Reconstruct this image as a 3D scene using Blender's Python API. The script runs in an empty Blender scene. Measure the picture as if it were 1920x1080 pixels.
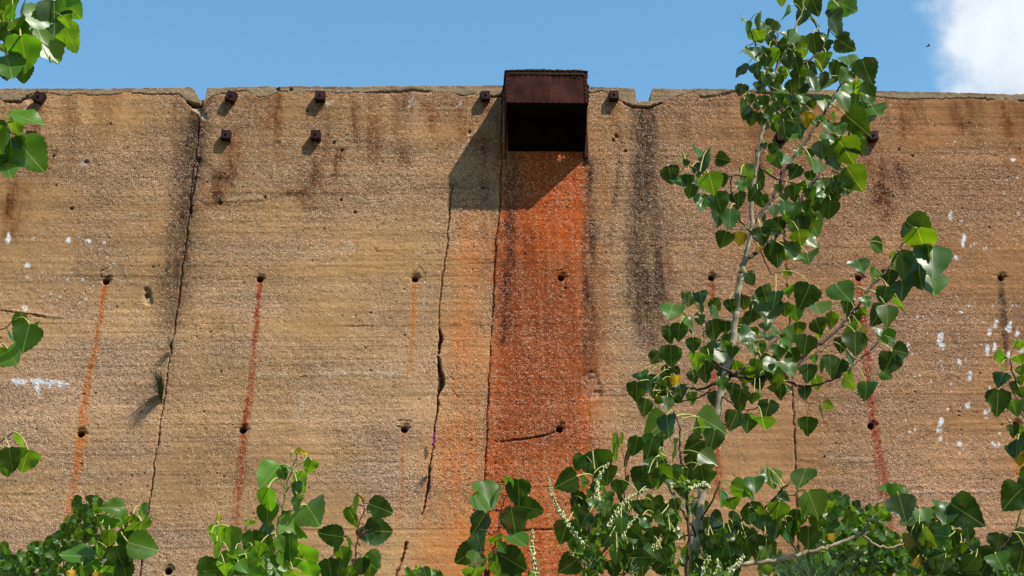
import bpy, bmesh, math, random
import numpy as np
from mathutils import Vector, Matrix
R_ = math.radians
SC = bpy.context.scene
COL = SC.collection

# ------------------------------------------------------------------ camera
F_PX = 2600.0
PITCH, YAW, ROLL, DIST, EYE = 0.34487, 0.053967, -0.01734, 10.35496, 1.6
_f = np.array([math.sin(YAW)*math.cos(PITCH), math.cos(YAW)*math.cos(PITCH), math.sin(PITCH)])
_r = np.cross(_f, [0, 0, 1.]); _r /= np.linalg.norm(_r); _u = np.cross(_r, _f)
CR = _r*math.cos(ROLL) + _u*math.sin(ROLL)
CU = -_r*math.sin(ROLL) + _u*math.cos(ROLL)
CF = _f
CAM = np.array([0, -DIST, EYE])
cam_d = bpy.data.cameras.new('camera'); cam = bpy.data.objects.new('camera', cam_d); COL.objects.link(cam)
cam_d.sensor_width = 36; cam_d.lens = 36*F_PX/1920; cam_d.clip_start = .05; cam_d.clip_end = 3000
cam.matrix_world = Matrix(((CR[0], CU[0], -CF[0], CAM[0]), (CR[1], CU[1], -CF[1], CAM[1]), (CR[2], CU[2], -CF[2], CAM[2]), (0, 0, 0, 1)))
SC.camera = cam

# ------------------------------------------------------------------ light
SUN = np.array([1.15, -1.0, 1.9]); SUN /= np.linalg.norm(SUN)     # direction towards the sun
el = math.asin(SUN[2]); az = math.atan2(SUN[0], SUN[1])
ld = bpy.data.lights.new('sun', 'SUN'); ld.energy = 5.0; ld.angle = R_(.5); ld.color = (1, .94, .84)
lo = bpy.data.objects.new('sun', ld); COL.objects.link(lo)
lo.rotation_euler = Vector(SUN).to_track_quat('Z', 'Y').to_euler(); lo.location = (6, -8, 14)
W = bpy.data.worlds.new('World'); SC.world = W; W.use_nodes = True
nt = W.node_tree; nt.nodes.clear()
out = nt.nodes.new('ShaderNodeOutputWorld'); bg = nt.nodes.new('ShaderNodeBackground')
sky = nt.nodes.new('ShaderNodeTexSky'); sky.sky_type = 'NISHITA'; sky.sun_disc = False
sky.sun_elevation = el; sky.sun_rotation = az; sky.air_density = 1.0; sky.dust_density = .3; sky.ozone_density = 1.6
bg.inputs['Strength'].default_value = .13
# a cumulus bank low in the sky to the right, by direction
tc = nt.nodes.new('ShaderNodeTexCoord')
cn = nt.nodes.new('ShaderNodeTexNoise'); cn.inputs['Scale'].default_value = 17; cn.inputs['Detail'].default_value = 9; cn.inputs['Roughness'].default_value = .56
nt.links.new(tc.outputs['Generated'], cn.inputs['Vector'])
def ray(x, y): 
    d = CF + CR*((x-960)/F_PX) - CU*((y-540)/F_PX); return d
cd = ray(2010, 40); cd = cd/np.linalg.norm(cd)
dt = nt.nodes.new('ShaderNodeVectorMath'); dt.operation = 'DISTANCE'; dt.inputs[1].default_value = tuple(cd)
nt.links.new(tc.outputs['Generated'], dt.inputs[0])
m1 = nt.nodes.new('ShaderNodeMath'); m1.operation = 'MULTIPLY_ADD'; m1.inputs[1].default_value = .13; 
nt.links.new(cn.outputs['Fac'], m1.inputs[0]); nt.links.new(dt.outputs['Value'], m1.inputs[2])
mr = nt.nodes.new('ShaderNodeMapRange'); mr.interpolation_type = 'SMOOTHSTEP'
mr.inputs['From Min'].default_value = .172; mr.inputs['From Max'].default_value = .122; mr.inputs['To Min'].default_value = 0; mr.inputs['To Max'].default_value = .93
nt.links.new(m1.outputs[0], mr.inputs['Value'])
cr2 = nt.nodes.new('ShaderNodeMapRange'); cr2.inputs['From Min'].default_value = .3; cr2.inputs['From Max'].default_value = .75
cr2.inputs['To Min'].default_value = 1.22; cr2.inputs['To Max'].default_value = .84
nt.links.new(cn.outputs['Fac'], cr2.inputs['Value'])
cc = nt.nodes.new('ShaderNodeVectorMath'); cc.operation = 'SCALE'; cc.inputs[0].default_value = (5.2, 5.6, 6.0)
nt.links.new(cr2.outputs['Result'], cc.inputs['Scale'])
mx = nt.nodes.new('ShaderNodeMix'); mx.data_type = 'RGBA'
sg = nt.nodes.new('ShaderNodeVectorMath'); sg.operation = 'MULTIPLY'; sg.inputs[1].default_value = (1.08, 1.52, 1.48)
nt.links.new(sky.outputs['Color'], sg.inputs[0])
nt.links.new(mr.outputs['Result'], mx.inputs['Factor']); nt.links.new(sg.outputs[0], mx.inputs['A']); nt.links.new(cc.outputs[0], mx.inputs['B'])
nt.links.new(mx.outputs['Result'], bg.inputs['Color']); nt.links.new(bg.outputs[0], out.inputs[0])
SC.view_settings.view_transform = 'Standard'; SC.view_settings.look = 'None'
SC.view_settings.exposure = 0.22; SC.view_settings.gamma = 1.0
SC.render.engine = 'CYCLES'

# ------------------------------------------------------------------ helpers
def at(x, y, Y):                       # point seen at photo pixel (x, y), Y metres along the ground from the eye
    d = ray(x, y); return CAM + d*(Y/d[1])
def wall(x, y):                        # wall coordinates (u, v) in metres
    p = at(x, y, DIST); return np.array([p[0], p[2]])
def tag(o, label=None, cat=None, group=None, kind=None):
    if label: o['label'] = label
    if cat: o['category'] = cat
    if group: o['group'] = group
    if kind: o['kind'] = kind
    return o
def empty(name, loc, label, cat, group=None):
    o = bpy.data.objects.new(name, None); COL.objects.link(o); o.location = loc; o.empty_display_size = .1
    return tag(o, label, cat, group)
def link(name, me, parent=None):
    o = bpy.data.objects.new(name, me); COL.objects.link(o)
    if parent is not None:
        o.parent = parent; o.matrix_parent_inverse = Matrix.Translation(-Vector(parent.location)) if parent.type == 'EMPTY' and parent.parent is None else Matrix()
    return o
def mesh_np(name, V, Fq, mats, smooth=True, uv=None, col=None, fl=None, mat_idx=None, nv=4):
    """V (n,3), Fq (m,4 or 3) -> mesh, quickly"""
    me = bpy.data.meshes.new(name)
    V = np.asarray(V, np.float32); Fq = np.asarray(Fq, np.int32); k = Fq.shape[1]
    me.vertices.add(len(V)); me.vertices.foreach_set('co', V.ravel())
    me.loops.add(Fq.size); me.loops.foreach_set('vertex_index', Fq.ravel())
    me.polygons.add(len(Fq)); me.polygons.foreach_set('loop_start', np.arange(0, Fq.size, k, dtype=np.int32))
    me.polygons.foreach_set('use_smooth', np.full(len(Fq), smooth))
    for m in (mats if isinstance(mats, (list, tuple)) else [mats]): me.materials.append(m)
    if mat_idx is not None: me.polygons.foreach_set('material_index', np.asarray(mat_idx, np.int32))
    if uv is not None:
        l = me.uv_layers.new(name='UVMap'); l.data.foreach_set('uv', np.asarray(uv, np.float32)[Fq.ravel()].ravel())
    if col is not None:
        a = me.color_attributes.new('Col', 'FLOAT_COLOR', 'POINT')
        c4 = np.ones((len(V), 4), np.float32); c4[:, :3] = col; a.data.foreach_set('color', c4.ravel())
    if fl is not None:
        for nm, arr in fl.items():
            a = me.attributes.new(nm, 'FLOAT', 'POINT'); a.data.foreach_set('value', np.asarray(arr, np.float32))
    me.update(calc_edges=True); me.validate()
    return me

class NT:
    def __init__(s, name):
        s.m = bpy.data.materials.new(name); s.m.use_nodes = True; s.t = s.m.node_tree; s.t.nodes.clear()
        s.o = s.t.nodes.new('ShaderNodeOutputMaterial')
    def n(s, typ, **kw):
        nd = s.t.nodes.new('ShaderNode'+typ)
        for k, v in kw.items():
            if k.startswith('i_'): nd.inputs[k[2:].replace('_', ' ')].default_value = v
            elif k.startswith('I'): nd.inputs[int(k[1:])].default_value = v
            else: setattr(nd, k, v)
        return nd
    def l(s, a, b): s.t.links.new(a, b)
    def math(s, op, a, b=None, c=None, clamp=False):
        nd = s.n('Math', operation=op, use_clamp=clamp)
        for i, x in enumerate((a, b, c)):
            if x is None: continue
            if isinstance(x, (int, float)): nd.inputs[i].default_value = x
            else: s.l(x, nd.inputs[i])
        return nd.outputs[0]
    def mix(s, f, a, b, blend='MIX'):
        nd = s.n('Mix', data_type='RGBA', blend_type=blend)
        for k, x in (('Factor', f), ('A', a), ('B', b)):
            if isinstance(x, (int, float)): nd.inputs[k].default_value = x
            elif isinstance(x, tuple): nd.inputs[k].default_value = (*x, 1)
            else: s.l(x, nd.inputs[k])
        return nd.outputs['Result']
    def ramp(s, x, a, b, lo=0., hi=1., smooth=False):
        nd = s.n('MapRange'); nd.interpolation_type = 'SMOOTHSTEP' if smooth else 'LINEAR'
        s.l(x, nd.inputs['Value']); 
        for k, v in (('From Min', a), ('From Max', b), ('To Min', lo), ('To Max', hi)): nd.inputs[k].default_value = v
        return nd.outputs['Result']
    def obj(s): return s.n('TexCoord').outputs['Object']
    def noise(s, vec, sc, det=3, rough=.55):
        nd = s.n('TexNoise'); nd.inputs['Scale'].default_value = sc; nd.inputs['Detail'].default_value = det; nd.inputs['Roughness'].default_value = rough
        s.l(vec, nd.inputs['Vector']); return nd.outputs['Fac']

# ------------------------------------------------------------------ numpy noise
def vn(x, y, seed):
    t = np.random.RandomState(seed).rand(256, 256).astype(np.float32)
    xi = np.floor(x).astype(int); yi = np.floor(y).astype(int)
    fx = x-xi; fy = y-yi; fx = fx*fx*(3-2*fx); fy = fy*fy*(3-2*fy)
    x0 = xi & 255; x1 = (xi+1) & 255; y0 = yi & 255; y1 = (yi+1) & 255
    return (t[y0, x0]*(1-fx)+t[y0, x1]*fx)*(1-fy)+(t[y1, x0]*(1-fx)+t[y1, x1]*fx)*fy
def fbm(x, y, seed, o=4, g=.5):
    s = 0; a = 1; tot = 0
    for k in range(o):
        s = s+a*vn(x*2**k+17*k, y*2**k+31*k, seed+k); tot += a; a *= g
    return s/tot
def ss(a, b, x):
    t = np.clip((x-a)/(b-a), 0, 1); return t*t*(3-2*t)

# ------------------------------------------------------------------ concrete material
def concrete_mat():
    N = NT('weathered_aggregate_concrete'); co = N.obj()
    at_c = N.n('Attribute', attribute_name='Col').outputs['Color']
    at_a = N.n('Attribute', attribute_name='agg').outputs['Fac']
    # pebbles of two sizes
    def peb(scale, seedoff):
        mp = N.n('Mapping'); N.l(co, mp.inputs['Vector']); mp.inputs['Location'].default_value = (seedoff, seedoff*.7, seedoff*1.3)
        v = N.n('TexVoronoi', feature='F1'); v.inputs['Scale'].default_value = scale; v.inputs['Randomness'].default_value = 1
        N.l(mp.outputs[0], v.inputs['Vector'])
        sep = N.n('SeparateColor'); N.l(v.outputs['Color'], sep.inputs[0])
        return v.outputs['Distance'], sep.outputs[0], sep.outputs[1]
    d1, r1, g1 = peb(62, 3.1); d2, r2, g2 = peb(115, 9.7)
    thr = N.math('MULTIPLY_ADD', at_a, -.42, 1.0)              # fewer pebbles where the skin is whole
    big = N.math('MULTIPLY', N.math('GREATER_THAN', r1, N.math('ADD', thr, .0)), N.ramp(d1, .42, .22, 0, 1))
    sml = N.math('MULTIPLY', N.math('GREATER_THAN', r2, N.math('SUBTRACT', thr, .04)), N.ramp(d2, .45, .25, 0, 1))
    light = N.math('MAXIMUM', big, sml)
    pit1 = N.math('MULTIPLY', N.math('LESS_THAN', r1, N.math('MULTIPLY_ADD', at_a, .22, .01)), N.ramp(d1, .5, .2, 0, 1))
    pit2 = N.math('MULTIPLY', N.math('LESS_THAN', r2, N.math('MULTIPLY_ADD', at_a, .34, .05)), N.ramp(d2, .5, .2, 0, 1))
    pit = N.math('MAXIMUM', pit1, pit2)
    fine = N.noise(co, 240, 3, .7); mid = N.noise(co, 55, 4, .65)
    k = N.math('MULTIPLY', N.ramp(fine, .3, .7, .60, 1.40), N.ramp(mid, .3, .7, .76, 1.24))
    k = N.math('ADD', N.math('MULTIPLY', N.math('SUBTRACT', k, 1.0), N.math('MULTIPLY_ADD', at_a, .50, .42)), 1.0)
    sc = N.n('VectorMath', operation='SCALE'); N.l(at_c, sc.inputs[0]); N.l(k, sc.inputs['Scale'])
    s2 = N.n('VectorMath', operation='SCALE'); N.l(sc.outputs[0], s2.inputs[0]); s2.inputs['Scale'].default_value = 2.3
    pebcol = N.mix(.56, s2.outputs[0], (.80, .66, .50))
    c1 = N.mix(N.math('MULTIPLY', light, N.ramp(g2, 0, 1, .35, 1.0)), sc.outputs[0], pebcol)
    dk = N.mix(.62, c1, (.05, .025, .012))
    c2 = N.mix(N.math('MULTIPLY', pit, .85), c1, dk)
    h = N.math('ADD', N.math('MULTIPLY', light, .9), N.math('MULTIPLY', pit, -1.6))
    h = N.math('ADD', h, N.math('MULTIPLY', fine, 1.2)); h = N.math('ADD', h, N.math('MULTIPLY', mid, 1.7))
    bp = N.n('Bump'); bp.inputs['Strength'].default_value = .9; N.l(N.math('MULTIPLY_ADD', at_a, .0030, .0018), bp.inputs['Distance']); N.l(h, bp.inputs['Height'])
    b = N.n('BsdfPrincipled'); b.inputs['Roughness'].default_value = .93; b.inputs['Specular IOR Level'].default_value = .13
    N.l(c2, b.inputs['Base Color']); N.l(bp.outputs[0], b.inputs['Normal']); N.l(b.outputs[0], N.o.inputs[0])
    return N.m
M_CONC = concrete_mat()

# ------------------------------------------------------------------ the wall
def L(s): return [tuple(float(q) for q in p.split(',')) for p in s.split()]
def build_wall():
    us = np.concatenate([np.arange(-16, -4.2, .16), np.arange(-4.2, -3.95, .03), np.arange(-3.95, 5.35, .0068), np.arange(5.36, 5.7, .03), np.arange(5.75, 17, .16)])
    vs = np.concatenate([np.arange(-.3, 2.8, .12), np.arange(2.82, 2.97, .03), np.arange(2.98, 7.30, .0068)])
    topw = np.array([wall(*p) for p in L('0,166 200,166 359,164 364,169 370,181 376,188 385,188 388,165 450,163 700,161 950,160 1100,163 1190.5,165 1192.5,188 1219,189 1221.5,166 1400,168 1640,170 1800,174 1920,177')])
    top = np.interp(us, topw[:, 0], topw[:, 1])
    top = top+(fbm(us*30, us*0+3.3, 5, 3)-.5)*.016 + (fbm(us*4, us*0+1.3, 15, 2)-.5)*.012
    U, V0 = np.meshgrid(us, vs); V = np.minimum(V0, top[None, :])
    nU, nV = len(us), len(vs)
    ok = V0 <= top[None, :]
    TOPD = top[None, :]-V                      # depth below the top
    # ---- colour
    c = np.empty((nV, nU, 3), np.float32); c[:] = (.374, .203, .094)
    big = fbm(U*.7, V*.9, 11, 4); band = fbm(U*.45, V*9, 21, 4, .6); bandf = fbm(U*1.2, V*42, 31, 3, .6)
    blot = fbm(U*3, V*3.4, 41, 5, .6)
    drip = fbm(U*9+.25*fbm(U*3, V*3, 3)*3, V*.7, 51, 4, .6)
    k = 1+.42*(big-.5)+.40*(band-.5)+.26*(bandf-.5)+.50*(blot-.5)
    c *= k[..., None]
    GR = ss(.30, .62, fbm(U*60, V*45, 61, 3, .6)); SK = ss(.25, .7, fbm(U*26+.6*fbm(U*5, V*5, 6, 2), V*1.6, 66, 4, .65))
    def tint(mask, col, sl=None):
        if sl is None: sl = (slice(None), slice(None))
        m = mask[..., None]; c[sl] = c[sl]*(1-m)+np.array(col, np.float32)*m
    def mul(mask, col, sl=None):
        if sl is None: sl = (slice(None), slice(None))
        c[sl] = c[sl]*(1+(np.array(col, np.float32)-1)*mask[..., None])
    # exposed aggregate zones are greyer and pinker, skin zones yellower
    agg = ss(.36, .66, fbm(U*1.1+4, V*1.3, 61, 5, .6)*.7+fbm(U*.6, V*6, 71, 3)*.3+.06)
    uR = wall(1300, 540)[0]
    right = ss(wall(1080, 540)[0], wall(1500, 540)[0], U)
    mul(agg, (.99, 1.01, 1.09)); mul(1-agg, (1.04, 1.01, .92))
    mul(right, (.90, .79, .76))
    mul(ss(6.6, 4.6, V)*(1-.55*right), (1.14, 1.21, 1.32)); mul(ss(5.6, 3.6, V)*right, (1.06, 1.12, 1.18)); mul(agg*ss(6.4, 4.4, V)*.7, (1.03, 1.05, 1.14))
    # fine horizontal board lines
    line = np.zeros_like(U); rs = np.random.RandomState(4)
    hb = np.zeros_like(U)
    for vv in np.arange(3.0, 7.0, .058):
        v1 = vv+rs.uniform(-.02, .02); amp = fbm(U*1.3+rs.rand()*50, U*0+vv*7, 81, 3); w = .0028+.0025*rs.rand()
        sl = slice(np.searchsorted(vs, v1-.03), np.searchsorted(vs, v1+.03))
        if sl.stop <= sl.start: continue
        dv = np.abs(V[sl]-v1-.006*(fbm(U[sl]*2.5, V[sl]*0+vv, 83, 3)-.5))
        mm = np.exp(-(dv/w)**2)*ss(.46, .66, amp[sl])*(.2+.9*rs.rand()**1.5)
        line[sl] = np.maximum(line[sl], mm)
    mul(np.clip(line, 0, 1)*.85*(1-.45*agg), (.50, .38, .28))
    # dirt washed down from the top, brown drips
    dr = ss(.48, .75, drip)*ss(.95, .05, TOPD)*ss(.0, .10, TOPD); mul(dr*.60, (.50, .42, .34))
    mul(ss(.62, .8, fbm(U*7, V*7, 91, 4, .65))*.38*ss(2.6, .2, TOPD), (.50, .36, .25))
    # ---- strokes
    warpU = U+(fbm(U*22, V*22, 101, 3, .6)-.5)*.030; warpV = V+(fbm(U*22, V*22, 111, 3, .6)-.5)*.030
    fineU = U+(fbm(U*60, V*60, 121, 2)-.5)*.014; fineV = V+(fbm(U*60, V*60, 131, 2)-.5)*.014
    medU = U+(fbm(U*14, V*14, 103, 4, .65)-.5)*.034; medV = V
    def stroke(pts, w, soft, warp='w'):
        """polyline in photo pixels -> soft mask on the wall; w half-widths in px (239 px = 1 m)"""
        P = np.array([wall(x, y) for x, y in pts]); w = np.broadcast_to(np.array(w, float), (len(P),))/239. if np.ndim(w) == 0 or len(w) == len(P) else None
        so = soft/239.; pad = w.max()+so+.04
        i0, i1 = np.searchsorted(us, [P[:, 0].min()-pad, P[:, 0].max()+pad]); j0, j1 = np.searchsorted(vs, [P[:, 1].min()-pad, P[:, 1].max()+pad])
        sl = (slice(j0, j1), slice(i0, i1))
        X, Y = ((warpU, warpV) if warp == 'w' else (fineU, fineV) if warp == 'f' else (medU, medV) if warp == 'm' else (U, V))
        X = X[sl]; Y = Y[sl]; best = np.full(X.shape, -9., np.float32)
        if len(P) == 1: P = np.array([P[0], P[0]+[1e-4, 0]]); w = np.array([w[0], w[0]])
        for a in range(len(P)-1):
            d = P[a+1]-P[a]; t = np.clip(((X-P[a, 0])*d[0]+(Y-P[a, 1])*d[1])/(d@d), 0, 1)
            dist = np.hypot(X-P[a, 0]-t*d[0], Y-P[a, 1]-t*d[1]); ww = w[a]+(w[a+1]-w[a])*t
            best = np.maximum(best, (ww-dist)/so+.5)
        m = np.clip(best, 0, 1); m = m*m*(3-2*m)
        if soft > 9.5: m = m*(.62+.50*GR[sl])*(1 if soft < 12 else .62+.48*SK[sl]); m = np.clip(m*1.05, 0, 1)
        return sl, m
    def br(sl, f, lo=.3, hi=.7, seed=141, base=.25):
        return base+(1-base)*ss(lo, hi, fbm(U[sl]*f, V[sl]*f*.5, seed, 4, .6))
    def st(s, w, soft, col, k, mode='mul', f=None, warp='w', base=.25):
        sl, m = stroke(L(s), w, soft, warp)
        if f: m = m*br(sl, f, base=base)
        (mul if mode == 'mul' else tint)(m*k, col, sl); return sl, m
    GREY = (.36, .34, .34); BRN = (.34, .22, .13); BLK = (.20, .15, .12)
    # great rust field under the hood; the joint stops it on the left
    PJ = np.array([wall(*p) for p in L('943,170 943,190 937,390 930,450 925,560 917,700 913,800 908,900 901,1090 898,1200')]); PJ = PJ[::-1]
    SJ = ss(-.030, .022, (fbm(U*18, V*9, 104, 4, .6)-.5)*.05+ U-np.interp(V, PJ[:, 1], PJ[:, 0]))
    sl, m = stroke(L('885,420 875,620 862,860 858,1120'), [26, 38, 48, 56], 50); tint(m*.70*br(sl, 6, base=.6)*(1-SJ[sl]), (.50, .215, .070), sl)
    sl, m = stroke(L('930,300 905,620 880,1120'), [50, 70, 110], 110); mul(m*.50*br(sl, 5), (1.25, .72, .38), sl)
    sl, m = stroke(L('1010,300 1010,620 1010,1120'), [105, 125, 150], 130); mul(m*.85*br(sl, 4, base=.75)*SJ[sl], (1.06, .62, .36), sl)
    sl, m = stroke(L('1030,290 1012,480 1006,700 1000,1120'), [70, 88, 100, 120], 50); tint(m*.93*br(sl, 6, base=.85)*SJ[sl], (.43, .086, .016), sl)
    sl, m = stroke(L('1035,280 1035,430'), [62, 55], 44); tint(m*.9*br(sl, 9, base=.7)*SJ[sl], (.52, .085, .009), sl)
    sl, m = stroke(L('1000,500 1020,560 1000,760 1010,800'), [60, 96, 90, 30], 90); tint(m*.55*br(sl, 5, base=.5)*SJ[sl], (.17, .038, .011), sl)
    sl, m = stroke(L('985,400 970,470 980,600'), [30, 50, 50], 50); tint(m*.35*br(sl, 9), (.16, .035, .012), sl)
    sl, m = stroke(L('860,860 870,1120'), [40, 60], 90); mul(m*.5, (1.12, .80, .5), sl)
    st('956,296 956,400 952,520 945,640', [9, 10, 9, 6], 22, (.17, .14, .13), .95, f=14, base=.5)
    st('972,300 972,420 968,520', [6, 8, 6], 24, (.40, .28, .25), .8, f=14)
    sl, m = stroke(L('1020,280 1010,500 1000,1120'), [80, 95, 120], 40); m = m*SJ[sl]
    mul(m*(1-ss(.3, .6, fbm(U[sl]*34, V[sl]*1.1, 149, 4, .65)))*.34, (.55, .42, .40), sl); mul(m*ss(.55, .75, fbm(U[sl]*22, V[sl]*.9, 150, 4, .65))*.6, (1.35, 1.15, .9), sl)
    st('975,385 972,470', 6, 12, (.6, .12, .03), .5, 'tint', f=18)
    st('1108,300 1108,420 1104,560 1102,720', [9, 12, 13, 16], 24, (.17, .13, .12), .95, f=12, base=.45)
    st('1135,200 1130,420 1126,700', [10, 12, 20], 26, (.80, .60, .42), .7, f=9)
    st('918,250 912,330 908,420 905,520', [10, 12, 10, 6], 22, (.40, .30, .26), .7, f=12)
    st('935,200 930,390 925,600', [6, 7, 5], 14, (.35, .22, .16), .7, f=12)
    # grey black run-off bands, and one weed's painted shadow
    st('1208,206 1209,260 1208,330', [22, 24, 20], 22, (.30, .27, .26), .9, f=9, base=.6)
    st('1206,196 1208,300 1208,440 1215,560 1222,630', [26, 26, 32, 42, 26], 34, (.17, .15, .15), .97, f=8, base=.75)
    st('1240,260 1240,400 1255,520', [10, 12, 10], 34, (.45, .40, .38), .7, f=9)
    st('378,196 366,250 350,360 338,470 322,600', [22, 28, 28, 32, 28], 44, (.22, .20, .20), .95, f=7, base=.75)
    st('372,200 362,290 352,400', [10, 12, 10], 26, (.30, .27, .27), .8, f=10, base=.5)
    st('318,660 290,740 262,810', [14, 18, 4], 34, (.45, .44, .44), .6, f=7)  # shadow of the joint weed, painted down-left as a grey smudge
    st('1162,230 1160,330 1148,400 1146,470', [5, 6, 5, 3], 10, BLK, .7, f=16)
    st('1152,200 1154,300', [12, 10], 24, (.60, .38, .22), .8, f=10)
    st('1320,180 1318,260', [26, 10], 44, (.62, .50, .42), .7, f=10)
    st('1360,175 1362,240', [12, 8], 30, (.55, .45, .38), .7, f=10)
    # brown stains round the steel blocks
    for s, w in (('70,205 66,300', 14), ('40,330 30,350 15,430', 22), ('105,280 80,360', 8), ('432,200 440,320', 16), ('415,320 408,370', 20), ('385,170 397,186', 8),
                 ('425,270 424,330', 12), ('600,200 612,300', 14), ('592,270 588,340', 14), ('592,330 586,350', 20), ('636,280 628,330', 7), ('648,280 640,300', 5),
                 ('565,362 575,380', 14), ('870,200 880,260', 20), ('915,200 900,300', 10), ('500,182 500,220', 22), ('520,180 524,300', 8), ('700,185 704,290', 18), ('750,180 752,300', 16), ('765,172 765,200', 10), ('660,184 668,260', 6), ('800,190 810,240', 14),
                 ('1637,275 1648,320 1655,400', 24), ('1690,300 1694,360', 14), ('1660,340 1655,375', 20), ('1468,270 1464,320', 12), ('1421,285 1421,360', 10), ('1700,190 1704,260', 20), ('1800,190 1803,230', 18), ('1890,195 1895,300', 18), ('1420,180 1424,210', 16)):
        st(s, [w]*len(L(s)), w*1.6, (.46, .25, .11), .85, f=13)
    for s, w in (('405,322 412,372', 9), ('420,330 436,350', 6), ('590,300 585,340', 5), ('632,295 626,325', 4), ('25,350 20,400', 9), ('1655,300 1660,330', 8), ('1690,310 1698,360', 10), ('1421,285 1421,350', 6), ('1650,345 1670,365', 8), ('85,290 76,340', 5), ('340,395 345,420', 6)):
        st(s, [w]*len(L(s)), w*1.2, BLK, .75, f=24)
    # horizontal stain lines
    st('385,378 420,383 470,380 520,368 560,360', [2, 4, 2, 3, 3], 8, (.45, .26, .15), .8, f=20)
    st('540,362 600,362 640,357 720,352 860,346', [5, 7, 4, 4, 2], 10, (.45, .27, .17), .75, f=12)
    st('600,369 700,362 840,366', [3, 3, 2], 8, (.5, .32, .2), .5, f=14)
    for s in ('360,520 400,521 430,522', '560,500 640,498 720,502', '830,346 840,346', '0,582 60,590 110,595', '840,485 920,487', '700,470 760,474', '240,533 290,541', '820,497 925,493', '610,610 700,611 920,609', '380,490 460,492', '790,475 830,474', '380,665 440,668',
              '470,700 480,700', '1640,600 1700,604', '1250,455 1330,448', '1500,862 1640,868', '1700,830 1780,800', '640,262 700,268', '560,705 600,706', '350,820 440,835', '60,897 120,899', '0,972 60,976', '820,850 910,852', '1520,900 1600,905', '1800,925 1900,918', '650,865 760,866', '930,750 1080,752', '1780,770 1900,772', '1740,560 1900,566'):
        st(s, [1.0]*len(L(s)), 3.2, (.28, .17, .11), .9, f=9, base=.35)
    # smoother yellow patches
    for s, w in (('780,470 720,480', 60), ('700,760 800,760', 50), ('620,560 560,600', 60), ('300,560 250,600', 40), ('780,860 800,850', 30), ('1830,740 1760,860', 50), ('540,400 530,400', 34)):
        sl, m = stroke(L(s), w, w*1.2); mul(m*.8, (1.06, 1.03, .90), sl); agg[sl] *= 1-m*.7
    # exposed aggregate patches, paler
    for s, w, kk in (('420,470 400,700 420,900', 60, .8), ('490,700 620,740 740,900', 60, .9), ('60,960 240,1000', 70, .9), ('1180,420 1200,560 1230,600', 60, 1), ('1300,470 1400,560', 60, .8), ('1250,700 1200,800', 70, .8), ('1600,850 1720,900', 60, .9), ('640,200 620,320', 50, .9), ('150,240 100,240', 50, .7), ('370,260 340,420', 30, .9), ('1560,420 1700,480', 70, .6), ('1100,560 1140,600', 50, .9), ('1000,870 1000,1050', 80, .7), ('300,520 330,800', 30, .8), ('1205,210 1210,560', 34, 1)):
        sl, m = stroke(L(s), w, w*1.3); agg[sl] = np.maximum(agg[sl], m*kk)
    for s, w in (('600,700 660,698 765,703', 5), ('480,700 540,702', 3), ('700,893 770,885', 3), ('20,931 150,933', 1.5), ('1545,855 1640,862', 2), ('1690,925 1760,928', 2), ('1800,921 1890,922', 2), ('570,720 560,780', 7), ('700,555 705,600', 2.5), ('645,468 655,460', 9), ('215,523 280,533', 1.5), ('270,545 280,560', 8), ('800,535 793,570', 2)):
        st(s, [w]*len(L(s)), w*2.2, (.58, .48, .37), .50, 'tint', f=55, base=.0)
    # rust runs below the tie holes
    RED = (.31, .055, .016); ORG = (.52, .155, .032)
    for s, w, col, kk in (('197,530 188,600 172,680 158,760 148,860 134,930 124,990', [4, 5, 7, 10, 12, 12, 11], ORG, .8), ('487,530 480,620 470,730 458,820 449,900 442,980', [5, 6, 8, 11, 12, 10], RED, .72), ('777,530 775,600 770,670 766,700', [3, 3.5, 3.5, 3], ORG, .8), ('757,815 754,880 748,1000', [3, 4, 6], ORG, .45),
                       ('1335,528 1338,600 1341,700 1345,840 1347,930', [4, 6, 8, 10, 11], RED, .7), ('1611,528 1620,620 1632,740 1642,820 1656,900 1664,1010', [9, 9, 11, 14, 17, 20], RED, .68), ('1907,800 1912,900', [8, 14], ORG, .6), ('1052,525 1054,640', [3, 3], (.2, .05, .02), .4)):
        P_ = L(s); y0, y1 = wall(*P_[0])[1], wall(*P_[-1])[1]
        sl, m = stroke(P_, [q*.66 for q in w], 9.8); fd = 1-.55*np.clip((y0-V[sl])/(y0-y1), 0, 1)
        fr = .35+.65*ss(.25, .6, fbm(U[sl]*45, V[sl]*5, 147, 3, .6)); gr = .78+.22*GR[sl]
        tint(np.clip(m*fd*fr*gr*kk*2.3, 0, 1), col, sl)
        sl, m = stroke(P_, [q*.25 for q in w], 4, 'f'); tint(m*.5*kk*ss(.3, .6, fbm(U[sl]*30, V[sl]*7, 148, 3))*(1-.8*np.clip((y0-V[sl])/(y0-y1), 0, 1)), tuple(.75*q for q in col), sl)
    st('197,534 190,590 180,650', [2, 2.5, 2], 4, RED, .6, 'tint', f=20, base=.5); st('487,534 481,600', [3, 3], 4, (.30, .05, .015), .6, 'tint')
    st('1877,528 1880,580 1884,630 1887,670', [6, 7, 7, 4], 9, (.10, .08, .07), .85, f=24, base=.6)
    st('1886,680 1886,760', [5, 3], 14, (.55, .35, .25), .6, f=12)
    # white lime and bird splashes
    WH = (.80, .79, .78)
    rs = np.random.RandomState(9)
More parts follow.
